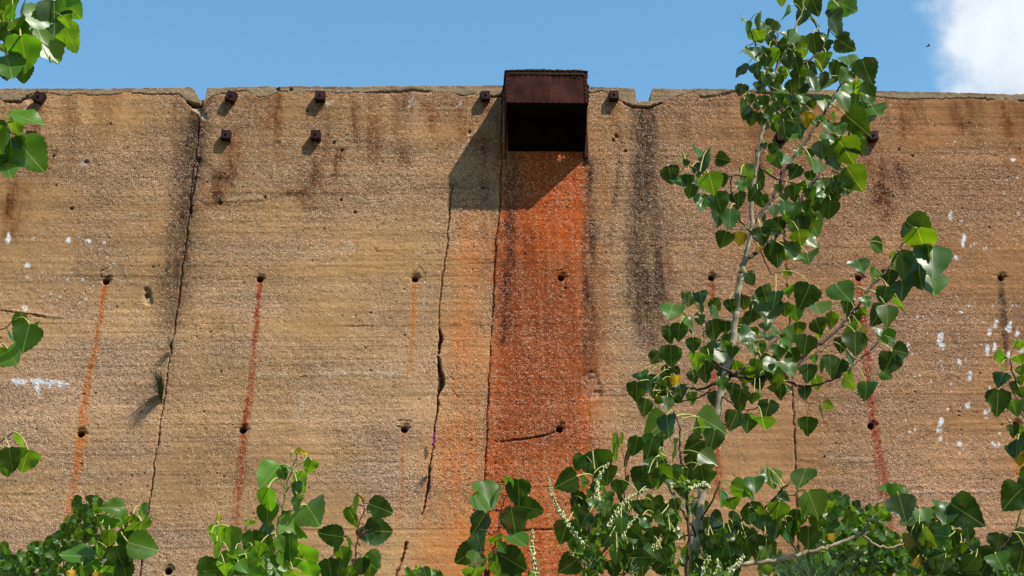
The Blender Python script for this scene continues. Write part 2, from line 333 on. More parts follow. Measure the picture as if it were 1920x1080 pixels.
    sp = [(15, 447, 4, 12), (128, 451, 5, 6), (165, 453, 4, 6), (196, 455, 2, 3), (52, 495, 5, 6), (52, 518, 3, 3), (45, 577, 5, 4), (1806, 450, 4, 13), (1762, 635, 6, 12), (1766, 650, 5, 8), (1762, 797, 4, 14), (1764, 823, 3, 5), (1868, 608, 4, 9), (1855, 622, 3, 8), (1850, 655, 4, 11), (1864, 650, 3, 9), (1892, 612, 4, 11), (1907, 626, 4, 7), (1891, 665, 3, 6), (1817, 705, 4, 9), (1792, 485, 5, 4), (1848, 466, 3, 4), (1782, 405, 3, 8), (1909, 400, 3, 4), (1799, 678, 3, 5), (1703, 650, 3, 10), (1915, 655, 4, 8), (1783, 720, 3, 3), (1848, 773, 4, 4), (1800, 833, 4, 5), (1815, 760, 4, 5), (1865, 832, 6, 5), (1900, 300, 4, 5), (1760, 150, 1, 1), (733, 167, 5, 2)]
    for _ in range(60): sp.append((rs.uniform(1690, 1915), rs.uniform(560, 860), rs.uniform(.8, 2.2), rs.uniform(.8, 3)))
    for _ in range(26): sp.append((rs.uniform(60, 240), rs.uniform(440, 600), rs.uniform(.8, 1.7), rs.uniform(.8, 2)))
    for _ in range(24): sp.append((rs.uniform(1690, 1915), rs.uniform(250, 560), rs.uniform(.8, 1.8), rs.uniform(.8, 2.4)))
    for x, y, a, b in sp:
        h = max(b-a, .01); sl, m = stroke([(x+.2*h, y-h), (x-.1*h, y+h)], a, 2.8, 'w'); tint(m*ss(.25, .5, fbm(U[sl]*55, V[sl]*40, 145, 3))*.85, WH, sl)
    for x, y, a, b in ((880, 258, 3, 12), (892, 245, 2, 6), (863, 195, 3, 7), (771, 182, 3, 9), (615, 193, 5, 3), (160, 303, 6, 4), (770, 196, 4, 2), (868, 275, 3, 6)):
        sl, m = stroke([(x+4, y-b), (x-3, y+b)], a, 4, 'w'); tint(m*ss(.35, .6, fbm(U[sl]*60, V[sl]*40, 146, 3))*.7, (.62, .50, .40), sl)
    for s, w in (('22,711 34,716 46,716', [2, 6, 4]), ('60,713 80,716 104,717 126,721', [3, 5, 4, 3]), ('68,716 72,738', [6, 2]), ('92,716 94,728', [3, 1.5]), ('112,718 113,725', [3, 1.5])):
        sl, m = stroke(L(s), w, 4, 'f'); tint(m*.85, WH, sl)
    # smooth cement coping band over a jagged edge
    cp = np.array([wall(*p) for p in L('-40,188 0,185 8,191.7 38,192 50,180 62,175 90,174 105,177 120,180 150,175 175,180 217,177 233,173 283,178 308,177 335,177 350,189 362,197 371,200 380,196 386,191 391,186 396,182 405,177 422,176 445,172 459,169 472,177 480,181 488,183 500,182 525,171 545,172 557,174 575,172 590,172 640,174 690,173 750,172 770,169 800,172 830,170 850,174 865,179 900,176 912,178 925,182 947,178 1000,178 1107,175 1130,170 1162,189 1185,200 1215,202 1240,192 1260,184 1287,176 1301,173 1317,183 1338,180 1347,179 1377,172 1440,176 1500,178 1560,182 1600,180 1645,182 1702,187 1740,184 1774,185 1815,183 1870,187 1918,189')])
    cl = np.interp(us, cp[:, 0], cp[:, 1])+(fbm(us*42, us*0+.7, 151, 5, .75)-.5)*.034
    cop = V > cl[None, :]
    dcl = V-cl[None, :]
    cwid = .0028+.0095*ss(.5, .8, fbm(us*2.5, us*0, 161, 3))[None, :]
    crackc = np.exp(-(dcl/cwid)**2)*ss(.28, .5, fbm(us*5, us*0+2, 171, 3))[None, :]
    cc = np.array((.305, .205, .120), np.float32)*(1+.35*(fbm(U*6, V*14, 181, 4, .6)-.5))[..., None]
    c[cop] = cc[cop]; agg[cop] *= .22
    mul((cop & (TOPD < .022))*.55*ss(.4, .6, fbm(U*12, V*12, 191, 3)), (.45, .45, .42))
    mul(np.clip(np.exp(-((dcl+.02)/.02)**2)*.45, 0, 1)*(~cop), (1.2, 1.12, 1.05))
    # ---- relief (metres towards the viewer)
    h = .010*(fbm(U*1.3, V*1.6, 201, 3)-.5)+.007*(band-.5)+.0045*(bandf-.5)
    h += (.0045+.004*agg)*(fbm(U*38, V*38, 211, 3, .65)-.5)
    h += .006*(fbm(U*9, V*9, 221, 3)-.5)
    h -= .0022*line
    h[cop] += .001
    h -= .012*crackc; mul(np.clip(crackc*1.2, 0, 1)*.75, (.25, .2, .17))
    # joints and cracks
    def crack(s, w, soft, depth, warp='f', brk=None, dark=.8):
        if dark > .7 and depth > .02:
            s2, m2 = stroke(L(s), [q*1.6+1.2 for q in w], 5, 'f'); mul(m2*GR[s2]*.55, (1.30, 1.24, 1.18), s2)  # chipped crack edges, their sunlit look painted as a paler band
        sl, m = stroke(L(s), w, soft, warp)
        if brk: m = m*ss(.3, .5, fbm(U[sl]*6, V[sl]*brk, 231, 3))
        h[sl] -= depth*m; mul(m*dark, (.16, .11, .08), sl)
        return sl, m
    J1 = '378,186 377,200 371,262 360,340 352,430 340,520 325,630 313,700 301,800 288,880 280,940 268,1010 262,1090 255,1200'
    J3 = '943,170 943,190 937,390 930,450 925,560 917,700 913,800 908,900 901,1090 898,1200'
    J4 = '1457,160 1462,300 1470,450 1478,560 1485,720 1490,820 1493,900 1498,1090 1500,1200'
    crack(J1, [.55]*len(L(J1)), 2.2, .032, 'm'); crack(J1, [.5]*len(L(J1)), 4, .012, 'w', dark=.55, brk=22)
    crack(J3, [.5]*len(L(J3)), 2.2, .026, 'm'); crack(J3, [.5]*len(L(J3)), 4, .015, 'w', dark=.6, brk=18); crack(J4, [.7]*len(L(J4)), 2.2, .020, 'm', dark=.55, brk=22); crack(J4, [.9]*len(L(J4)), 4.5, .012, 'w', dark=.55, brk=18)
    crack('372,300 366,330 356,400', [3, 2, 2], 5, .02, 'w', brk=12)
    crack('848,350 842,400 838,460 829,530 822,600 824,625', [.8, .9, .9, .9, .8, 1.1], 2.2, .03, 'm')
    crack('823,618 826,640 823,662', [1.0, 3.4, 1.2], 3.5, .075, 'm'); crack('822,670 827,700 828,722 821,742', [1.4, 4.2, 4.6, 1.4], 3.5, .075, 'm')
    crack('822,740 820,770 815,800 812,850 806,880 802,915 795,945 789,965', [.9, 1.4, 1.0, .8, 1.0, 2.0, 1.0, .5], 2.4, .04, 'm', brk=5); crack('822,740 820,770 815,800 812,850 806,880 802,915 795,945 789,965', [.6]*8, 2.2, .02, 'm', dark=.65)
    crack('762,1018 756,1040 748,1065 738,1090', [2.4, 2, 2, 2], 3, .03, brk=8)
    crack('913,827 940,828 985,823 1030,815 1046,807', [.7, .9, 1.5, 1.3, 1], 2.4, .018, brk=3)
    crack('930,996 990,994 1040,993', [.8, 1.3, .8], 2.6, .015, brk=3); crack('0,582 60,590 85,594', [1, 1.2, .6], 2.5, .015, brk=3)
    crack('925,905 960,905', [.8, .8], 2, .01); crack('640,612 700,611', [.7, .7], 2, .006, brk=3)
    crack('350,191 362,197 376,199', [1.5, 4.5, 2.5], 4, .06); crack('1168,192 1185,200 1215,202 1240,193', [1, 2, 2.4, 1], 2.5, .04)
    crack('8,190 38,191 52,180', [1.5, 2.4, 1.5], 3, .03); crack('900,176 925,182 940,178', [1, 1.5, 2], 3, .03)
    sl, m = stroke(L('55,187 70,185 80,180'), [7, 6, 4], 6); tint(m*.6, (.62, .42, .26), sl); h[sl] -= .02*m
    sl, m = stroke(L('362,200 378,212 384,222'), [4, 5, 4], 5, 'f'); tint(m*.7, (.60, .50, .38), sl); h[sl] -= .02*m
    sl, m = stroke(L('1108,712 1112,735'), [16, 15], 8); h[sl] -= .02*m*fbm(U[sl]*30, V[sl]*30, 7, 2); tint(m*.4, (.50, .24, .14), sl)
    sl, m = stroke(L('275,545 279,566'), [5, 7], 5); h[sl] -= .022*m
    for x, y, w in ((275, 553, 5), (162, 303, 4), (412, 380, 4), (497, 370, 3), (640, 374, 3), (1156, 255, 4), (1150, 262, 3), (880, 248, 4), (134, 391, 3), (85, 277, 2.5), (100, 292, 2.5), (626, 267, 2.5), (641, 282, 3), (665, 398, 3), (1172, 283, 2.5), (575, 207, 3), (520, 167, 5), (545, 168, 3), (1060, 540, 2), (1712, 292, 2.5), (1686, 280, 2.5), (905, 352, 3), (905, 278, 3)):
        sl, m = stroke([(x, y)], w, 2.5, 'f'); h[sl] -= .02*m; mul(m*.6, (.3, .2, .15), sl)
    rs = np.random.RandomState(77)
    for _ in range(420):
        x, y, w = rs.uniform(-40, 1960), rs.uniform(200, 1090), rs.uniform(.6, 2.0)
        sl, m = stroke([(x, y)], w, 2.0, 'f'); h[sl] -= .011*m; mul(m*.55, (.35, .25, .18), sl)
    # tie holes
    holes = L('198,528 487,523 778,523 1052,521 1334,521 1610,521 1877,521 151,814 455,807 758,805 1049,805 1352,804 1633,799 1906,796 315,1071 -110,530 -150,818')
    for x, y in holes:
        sl, m = stroke([(x, y)], 5.4, 2.4, 'n'); h[sl] -= .14*m; mul(np.clip(m*1.6, 0, 1), (.03, .02, .015), sl)  # shade inside the hole painted black into the colour
        sl, m = stroke([(x+2, y-3)], 8.5, 6, 'f'); h[sl] -= .010*m; mul(m*.35, (.6, .45, .35), sl)
        crack('%f,%f %f,%f' % (x-14, y-4, x+14, y-2), [1, .8], 2, .008, 'w', brk=20, dark=.5)
    crack('773,515 786,500 795,512 798,528', [.8]*4, 2, .006, dark=.6); crack('190,520 188,508 202,502', [1]*3, 3, .01, dark=.6); crack('1044,508 1062,503', [.8]*2, 2, .008); crack('745,788 770,789', [1]*2, 3, .01)
    # fractured board edges give ledges
    for s, d in (('560,706 600,703 700,700 765,704', .003), ('1500,862 1560,868 1640,862', .004), ('0,583 120,595', .006), ('385,380 500,372', .006), ('620,360 860,348', .005), ('1690,925 1890,920', .006)):
        sl, m = stroke(L(s), 2.5, 7, 'w'); h[sl] += d*m
    Yp = -h
    X3 = np.stack([U, Yp, V], -1).reshape(-1, 3)
    # top and back rows
    jt = np.clip((V0 < top[None, :]).sum(0), 0, nV-1)
    ii = np.arange(nU); idx_top = jt*nU+ii
    base_top = len(X3)
    back = np.stack([us, np.full(nU, .52), top-.002+(fbm(us*20, us*0, 9, 2)-.5)*.01], -1)
    backlow = np.stack([us, np.full(nU, .52), np.full(nU, -.3)], -1)
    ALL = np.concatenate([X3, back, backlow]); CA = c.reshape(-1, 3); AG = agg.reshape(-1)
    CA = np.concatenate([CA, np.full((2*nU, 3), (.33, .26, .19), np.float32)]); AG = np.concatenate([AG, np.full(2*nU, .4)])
    # faces
    jj, kk2 = np.meshgrid(np.arange(nV-1), np.arange(nU-1), indexing='ij')
    a = jj*nU+kk2; quads = np.stack([a, a+1, a+nU+1, a+nU], -1)
    keep = (V0[:-1, :-1] < top[None, :-1]) | (V0[:-1, 1:] < top[None, 1:])
    uc = .5*(us[:-1]+us[1:])[None, :]; vc = .5*(V[:-1, :-1]+V[1:, 1:])
    ul, vt = wall(950, 186); ur, vb = wall(1100, 285)
    recess = (uc > ul) & (uc < ur) & (vc > vb) & (vc < vt)
    keep &= ~recess
    def jline(s):
        P = np.array([wall(*p) for p in L(s)]); P = P[np.argsort(P[:, 1])]; return np.interp(vc, P[:, 1], P[:, 0])
    k1 = (uc > jline(J1)).astype(int)+(uc > jline(J3))+(uc > jline(J4))
    copf = cop[:-1, :-1] & cop[1:, 1:] & cop[:-1, 1:]
    part = np.where(copf, 4+(uc > wall(376, 188)[0]).astype(int)+(uc > wall(1205, 188)[0]), k1)
    root = empty('concrete_wall', (0, 0, 0), 'tall weathered tan concrete wall with rust stains and a cracked cement top', 'wall')
    topq = np.stack([idx_top[:-1], idx_top[1:], base_top+ii[1:], base_top+ii[:-1]], -1)
    backq = np.stack([base_top+ii[:-1], base_top+ii[1:], base_top+nU+ii[1:], base_top+nU+ii[:-1]], -1)
    tp = 4+(uc[0] > wall(376, 188)[0]).astype(int)+(uc[0] > wall(1205, 188)[0])
    plabs = ['leftmost wall panel, left of the first dark joint', 'wall panel between the first joint and the hood joint', 'wall panel with the wide orange rust stain', 'rightmost wall panel behind the poplar, with white splashes',
             'cement coping left of the first notch', 'cement coping between the two notches', 'cement coping right of the second notch']
    for p in range(7):
        q = quads[keep & (part == p)]
        if p >= 4: q = np.concatenate([q, topq[tp == p]])
        if p == 1: q = np.concatenate([q, backq])
        un, inv = np.unique(q, return_inverse=True)
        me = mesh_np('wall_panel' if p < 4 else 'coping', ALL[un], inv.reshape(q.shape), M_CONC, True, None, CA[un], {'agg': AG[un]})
        o = link('wall_panel' if p < 4 else 'coping', me, root); o['label'] = plabs[p]
    # dark outlet opening behind the hood
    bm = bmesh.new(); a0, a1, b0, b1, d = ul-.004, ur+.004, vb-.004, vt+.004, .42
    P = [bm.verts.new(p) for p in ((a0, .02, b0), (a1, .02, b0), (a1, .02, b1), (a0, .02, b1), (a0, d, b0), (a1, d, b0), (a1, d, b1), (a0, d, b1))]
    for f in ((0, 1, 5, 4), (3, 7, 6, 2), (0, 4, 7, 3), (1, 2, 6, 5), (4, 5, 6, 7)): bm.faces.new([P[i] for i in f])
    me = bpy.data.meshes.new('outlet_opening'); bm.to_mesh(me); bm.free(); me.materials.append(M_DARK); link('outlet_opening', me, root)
    return root
def simple(name, col, rough=.9, nscale=20, var=.3, bump=0, metal=0, c2=None, spec=.5):
    N = NT(name); co = N.obj(); n = N.noise(co, nscale, 5, .65); n2 = N.noise(co, nscale*4.3, 4, .7)
    base = N.mix(N.ramp(n, .35, .65), tuple(x*(1-var) for x in col), tuple(x*(1+var) for x in (c2 or col)))
    base = N.mix(N.ramp(n2, .3, .7, 0, .5), base, tuple(x*.55 for x in col))
    b = N.n('BsdfPrincipled'); b.inputs['Roughness'].default_value = rough; b.inputs['Metallic'].default_value = metal; b.inputs['Specular IOR Level'].default_value = spec
    N.l(base, b.inputs['Base Color'])
    if bump:
        bp = N.n('Bump'); bp.inputs['Strength'].default_value = .8; bp.inputs['Distance'].default_value = bump; N.l(n2, bp.inputs['Height']); N.l(bp.outputs[0], b.inputs['Normal'])
    N.l(b.outputs[0], N.o.inputs[0]); return N.m
M_DARK = simple('darkened_recess_concrete', (.05, .028, .016), .9, 9, .4, .004)  # shade of the deep opening put into a dark lining colour
M_STEEL = simple('rusted_steel_plate', (.046, .013, .010), .8, 7, .40, .0014, 0, (.064, .018, .012), .10)
M_STEEL2 = simple('dark_rusted_steel', (.026, .011, .010), .7, 40, .35, .002, 0, (.044, .016, .012), .16)
M_CRUST = simple('black_rust_crust', (.035, .022, .012), .95, 30, .5, .006, 0, (.05, .028, .015), .2)
M_INNER = simple('near_black_steel', (.012, .007, .006), .9, 14, .4, .003, 0, None, .15)  # near-black steel for bolts and bolt ends
wall_obj = build_wall()

# ------------------------------------------------------------------ ground
def build_ground():
    xs = np.concatenate([-np.geomspace(9, 900, 22)[::-1], np.linspace(-8.5, 8.5, 70), np.geomspace(9, 900, 22)])
    ys = np.concatenate([-np.geomspace(70, 900, 14)[::-1], np.linspace(-62, -17.5, 30)[:-1], np.linspace(-17, -.2, 80), [0.2, 2, 6, 20, 80, 300, 900]])
    X, Y = np.meshgrid(xs, ys); Z = .25*(fbm(X*.3, Y*.3, 301, 4)-.5)*np.exp(-(np.hypot(X, Y)/60)**2)+.03*(fbm(X*3, Y*3, 303, 3)-.5)-.02
    Z = Z+26*ss(-20, -62, Y)+6*ss(-60, -300, Y)+1.5*(fbm(X*.05, Y*.05, 305, 3)-.5)*ss(-18, -40, Y)  # unseen bank raised behind the camera to block low sky light
    V = np.stack([X, Y, Z], -1).reshape(-1, 3); n = len(xs)
    jj, ii = np.meshgrid(np.arange(len(ys)-1), np.arange(n-1), indexing='ij'); a = jj*n+ii
    N = NT('weedy_soil'); co = N.n('NewGeometry').outputs['Position']
    c = N.mix(N.ramp(N.noise(co, 1.1, 6, .65), .4, .6), (.10, .075, .045), (.055, .085, .025))
    c = N.mix(N.ramp(N.noise(co, 40, 3, .7), .4, .7, 0, .6), c, (.16, .12, .08))
    b = N.n('BsdfPrincipled'); b.inputs['Roughness'].default_value = .95; N.l(c, b.inputs['Base Color']); N.l(b.outputs[0], N.o.inputs[0])
    me = mesh_np('ground', V, np.stack([a, a+1, a+n+1, a+n], -1).reshape(-1, 4), N.m)
    tag(link('ground', me), kind='structure')
build_ground()

# ------------------------------------------------------------------ steel work
def bm_obj(name, bm, mat, parent, bevel=0, smooth=False):
    me = bpy.data.meshes.new(name); bm.normal_update(); bm.to_mesh(me); bm.free(); me.materials.append(mat)
    if smooth: me.polygons.foreach_set('use_smooth', [True]*len(me.polygons))
    o = bpy.data.objects.new(name, me); COL.objects.link(o); o.parent = parent
    if bevel:
        m = o.modifiers.new('bevel', 'BEVEL'); m.width = bevel; m.segments = 2; m.limit_method = 'ANGLE'
    return o
def box(bm, x0, x1, y0, y1, z0, z1):
    v = [bm.verts.new(p) for p in ((x0, y0, z0), (x1, y0, z0), (x1, y1, z0), (x0, y1, z0), (x0, y0, z1), (x1, y0, z1), (x1, y1, z1), (x0, y1, z1))]
    for f in ((3, 2, 1, 0), (4, 5, 6, 7), (0, 1, 5, 4), (1, 2, 6, 5), (2, 3, 7, 6), (3, 0, 4, 7)): bm.faces.new([v[i] for i in f])
    return v
def cyl(bm, r0, r1, h, seg=14, axis='y', loc=(0, 0, 0)):
    r = bmesh.ops.create_cone(bm, cap_ends=True, segments=seg, radius1=r0, radius2=r1, depth=h)
    m = Matrix.Translation(loc) @ Matrix.Rotation(math.pi/2, 4, 'X') if axis == 'y' else Matrix.Translation(loc)
    if axis == 'x': m = Matrix.Translation(loc) @ Matrix.Rotation(math.pi/2, 4, 'Y')
    bmesh.ops.transform(bm, matrix=m, verts=r['verts']); return r['verts']
def rough_verts(bm, amp, seed):
    rn = random.Random(seed)
    for v in bm.verts: v.co += Vector((rn.uniform(-1, 1), rn.uniform(-1, 1), rn.uniform(-1, 1)))*amp

def make_block(seed):
    root = empty('steel_block', (0, 0, 0), 'x', 'anchor block', 'square rusted steel anchor blocks along the wall top')
    bm = bmesh.new(); s = .041; box(bm, -s, s, -.066, .02, -s, s)
    bmesh.ops.bevel(bm, geom=bm.edges[:], offset=.0035, segments=2, affect='EDGES'); bm_obj('block_body', bm, M_STEEL2, root)
    bm = bmesh.new(); cyl(bm, .014, .014, .004, 6, 'y', (0, -.067, 0)); bm_obj('nut', bm, M_STEEL2, root)
    bm = bmesh.new(); cyl(bm, .0075, .006, .012, 12, 'y', (0, -.072, 0)); bm_obj('bolt_end', bm, M_INNER, root)
    return root
# photo pixel of each block's face, tilt, size, label
BL = [(72, 180, 24, 1.02, 'square steel block turned on edge under the chipped coping at far left'),
      (57, 254, 4, 1.0, 'lower left steel block partly behind green leaves'),
      (433, 178, 20, 1.0, 'tilted steel block just right of the left notch, at the top edge'),
      (423, 251, 3, .95, 'steel block below the tilted one right of the left notch'),
      (600, 178, 2, 1.0, 'upper steel block at the coping between the left notch and the hood'),
      (592, 251, 1, .95, 'lower steel block midway between the left notch and the hood'),
      (910, 177, -3, .92, 'steel block at the coping just left of the rusty hood'),
      (1152, 177, -2, .92, 'steel block at the coping just right of the rusty hood'),
      (1468, 186, 3, .95, 'upper steel block half hidden by the poplar crown'),
      (1466, 254, -4, .95, 'lower steel block half hidden by the poplar crown'),
      (1638, 253, -6, .95, 'rightmost steel block beside the poplar leaves, above a brown stain')]
proto = make_block(1)
for i, (px, py, rot, s, lab) in enumerate(BL):
    if i == 0: o = proto
    else:
        o = proto.copy(); COL.objects.link(o)
        for ch in list(proto.children):
            c2 = ch.copy(); COL.objects.link(c2); c2.parent = o
    p = at(px, py, DIST-.066)
    o.location = (p[0], 0.0, p[2]); o.rotation_euler = (R_(random.Random(i).uniform(-3, 3)), R_(rot), R_(random.Random(i+9).uniform(-3, 3))); o.scale = (s, 1+.08*random.Random(i+5).uniform(-1, 1), s); o['label'] = lab

def build_hood():
    D = .40
    bl = at(950, 192, DIST-D); brp = at(1102, 192, DIST-D); tl = at(950, 134, DIST-D)
    x0, x1, zb, zt = bl[0], brp[0], bl[2], tl[2]
    zw = wall(1105, 300)[1]; zwt = zt+.05
    root = empty('rusted_hood', ((x0+x1)/2, 0, zb), 'riveted dark rusty steel hood box jutting out over the wall top', 'hood')
    ox = (x0+x1)/2
    def loc(o): return o
    T = Matrix.Translation((-ox, 0, -zb))
    def fin(name, bm, mat, bevel=0, parent=root): 
        bmesh.ops.transform(bm, matrix=T, verts=bm.verts); return bm_obj(name, bm, mat, parent, bevel)
    t = .008
    # front plate, slightly buckled, on a grid, ragged upper edge with two rust holes
    nx, nz = 90, 40; rs = np.random.RandomState(3)
    xs = np.linspace(x0, x1, nx+1); zs = np.linspace(0, 1, nz+1)
    bm = bmesh.new(); G = {}
    for s_, yy in ((0, -D), (1, -D+t)):
        for i, x in enumerate(xs):
            tp = zt+(fbm(np.array([x*45.]), np.array([.3]), 401, 3)[0]-.5)*.014
            for j, q in enumerate(zs):
                z = zb+(tp-zb)*q
                b = .006*math.sin((x-x0)/(x1-x0)*math.pi)*math.sin(q*math.pi)*(1 if (x-x0)/(x1-x0) < .55 else -.6)+.002*(fbm(np.array([x*14.]), np.array([z*14.]), 403, 2)[0]-.5)
                G[s_, i, j] = bm.verts.new((x, yy-b, z))
    def hole(i, j):
        u, v = i/nx, j/nz
        return (abs(u-.84)+abs(v-.80)*.6 < .022) or (abs(u-.90) < .012 and abs(v-.77) < .03) or (abs(u-.57) < .007 and abs(v-.12) < .03) or ((u-.965)**2*4+(v-.06)**2 < .0012)
    for i in range(nx):
        for j in range(nz):
            if hole(i+.5, j+.5): continue
            bm.faces.new([G[0, i, j], G[0, i+1, j], G[0, i+1, j+1], G[0, i, j+1]]); bm.faces.new([G[1, i, j], G[1, i, j+1], G[1, i+1, j+1], G[1, i+1, j]])
    for i in range(nx):
        for j in (0, nz): bm.faces.new([G[0, i, j], G[1, i, j], G[1, i+1, j], G[0, i+1, j]])
    for j in range(nz):
        for i in (0, nx): bm.faces.new([G[0, i, j], G[0, i, j+1], G[1, i, j+1], G[1, i, j]])
    fin('front_plate', bm, M_STEEL)
    # side plates; right one has a torn cross-shaped hole that lets one fleck of sun through
    def side(xa, xb, tear):
        bm = bmesh.new(); n = 64
        ys = np.linspace(-D+t+.001, -.001, n+1); G = {}
        def zlo(y): return zb+(zw-zb)*((y+D)/D)
        def zhi(y): return zt-.004+(zwt-zt)*((y+D)/D)
        for s_, x in ((0, xa), (1, xb)):
            for i, y in enumerate(ys):
                for j in range(n+1):
                    G[s_, i, j] = bm.verts.new((x, y, zlo(y)+(zhi(y)-zlo(y))*j/n))
        w = wall(1047, 298); k = (xa-w[0])/1.15; cy, cz = -k, w[1]+1.9*k
        def torn(y, z):
            dy, dz = y-cy, z-cz
            dy2 = dy+dz*.12
            return (abs(dy2) < .0075 and -.052 < dz < .050) or (abs(dz-.008) < .013 and -.024 < dy2 < .02) or (abs(dz+dy*1.5-.0) < .009 and .0 < dy2 < .040 and dz < .03)
        for i in range(n):
            for j in range(n):
                y = (ys[i]+ys[i+1])/2; z = zlo(y)+(zhi(y)-zlo(y))*(j+.5)/n
                if tear and torn(y, z): continue
                bm.faces.new([G[0, i, j], G[0, i+1, j], G[0, i+1, j+1], G[0, i, j+1]]); bm.faces.new([G[1, i, j], G[1, i, j+1], G[1, i+1, j+1], G[1, i+1, j]])
        fin('side_plate', bm, M_STEEL2)
    side(x0, x0+t, False); side(x1-t, x1, True)
    # lid with ragged crust
    bm = bmesh.new(); nx, ny = 60, 14; G = {}
    for i in range(nx+1):
        for j in range(ny+1):
            x = x0-.012+(x1-x0+.024)*i/nx; y = -D-.010+(D+.16)*j/ny
            z = zt+.004+.05*j/ny+.012*math.sin(i/nx*math.pi)+.022*(fbm(np.array([x*16.]), np.array([y*16.]), 411, 4, .65)[0]-.35)
            for s_ in (0, 1): G[s_, i, j] = bm.verts.new((x+(fbm(np.array([x*40]), np.array([y*40]), 5, 2)[0]-.5)*.01, y, z if s_ else zt+.002+.05*j/ny+.004*math.sin(i*1.7)))
    for i in range(nx):
        for j in range(ny):
            bm.faces.new([G[1, i, j], G[1, i+1, j], G[1, i+1, j+1], G[1, i, j+1]]); bm.faces.new([G[0, i, j], G[0, i, j+1], G[0, i+1, j+1], G[0, i+1, j]])
        for j in (0, ny): bm.faces.new([G[0, i, j], G[0, i+1, j], G[1, i+1, j], G[1, i, j]])
    for j in range(ny):
        for i in (0, nx): bm.faces.new([G[0, i, j], G[1, i, j], G[1, i, j+1], G[0, i, j+1]])
    bmesh.ops.recalc_face_normals(bm, faces=bm.faces); fin('lid', bm, M_CRUST)
    # corner angles on the front plate edges (raised strips)
    bm = bmesh.new(); box(bm, x0-.001, x0+.022, -D-.006, -D-.0035, zb+.001, zt-.012); fin('corner_strip', bm, M_STEEL)
    bm = bmesh.new(); box(bm, x1-.022, x1+.001, -D-.006, -D-.0035, zb+.001, zt-.012); fin('corner_strip', bm, M_STEEL)
    bm = bmesh.new(); box(bm, x0+.023, x1-.023, -D-.007, -D-.003, zt-.026, zt-.008); rough_verts(bm, .0015, 3); fin('top_strip', bm, M_CRUST)
    # crusty flakes along the right edge of the hood
    bm = bmesh.new(); rn = random.Random(8)
    for k in range(26):
        z = zb+.02+(zt-zb-.02)*rn.random(); r = rn.uniform(.006, .016)
        m = bmesh.ops.create_icosphere(bm, subdivisions=1, radius=r); bmesh.ops.translate(bm, vec=(x1+.002+rn.uniform(0, .006), -D+rn.uniform(0, .12), z), verts=m['verts'])
    for k in range(46):
        x = rn.uniform(x0-.01, x1+.01); r = rn.uniform(.005, .013)
        m = bmesh.ops.create_icosphere(bm, subdivisions=1, radius=r); bmesh.ops.translate(bm, vec=(x, -D-.004+rn.uniform(0, .05), zt+.008+rn.uniform(-.006, .01)), verts=m['verts'])
    for k in range(12):
        r = rn.uniform(.006, .016); m = bmesh.ops.create_icosphere(bm, subdivisions=1, radius=r); bmesh.ops.translate(bm, vec=(x1+.03+rn.uniform(-.015, .02), -.012, wall(1106, 187)[1]+rn.uniform(-.05, .05)), verts=m['verts'])
    rough_verts(bm, .003, 5); fin('rust_crust', bm, M_CRUST)['kind'] = 'stuff'
    # wall flange on the right, with bolts
    zf0 = wall(1106, 305)[1]; zf1 = wall(1106, 185)[1]
    for xa, xb in ((x1+.001, x1+.034),):
        bm = bmesh.new(); box(bm, xa, xb, -.020, -.010, zf0, zf1); fl = fin('wall_flange', bm, M_STEEL2, .002)
        for q in (.06, .42, .72):
            bm = bmesh.new(); cyl(bm, .010, .008, .014, 8, 'y', ((xa+xb)/2, -.027, zf0+(zf1-zf0)*q)); o = fin('flange_bolt', bm, M_INNER)
            o.parent = fl
    # rivets: one mesh, copied
    bm = bmesh.new(); m = bmesh.ops.create_uvsphere(bm, u_segments=10, v_segments=6, radius=.0062)
    for v in bm.verts: v.co.y *= .7
    rm = bpy.data.meshes.new('rivet'); bm.to_mesh(rm); bm.free(); rm.materials.append(M_STEEL2); rm.polygons.foreach_set('use_smooth', [True]*len(rm.polygons))
    pts = [(x0+.028+(x1-x0-.056)*k/13, -D-.010, zt-.030) for k in range(14)] + [(x0+.014+(x1-x0-.028)*k/12, -D-.005, zb+.008) for k in range(13)]
    for xx in (x0+.011, x1-.011): pts += [(xx, -D-.0075, zb+.045+(zt-zb-.09)*k/5) for k in range(6)]
    for p in pts:
        o = bpy.data.objects.new('rivet', rm); COL.objects.link(o); o.parent = root; o.location = (p[0]-ox, p[1], p[2]-zb)
    # bolt stubs inside the opening
    for k, px in enumerate((1003, 1022, 1045, 1068)):
        p = at(px, 262+2*(k % 2), DIST+.06)
        bm = bmesh.new(); cyl(bm, .016, .013, .09, 8, 'y', (p[0], p[1], p[2])); fin('inner_bolt', bm, M_INNER)
build_hood()
#PLANTS

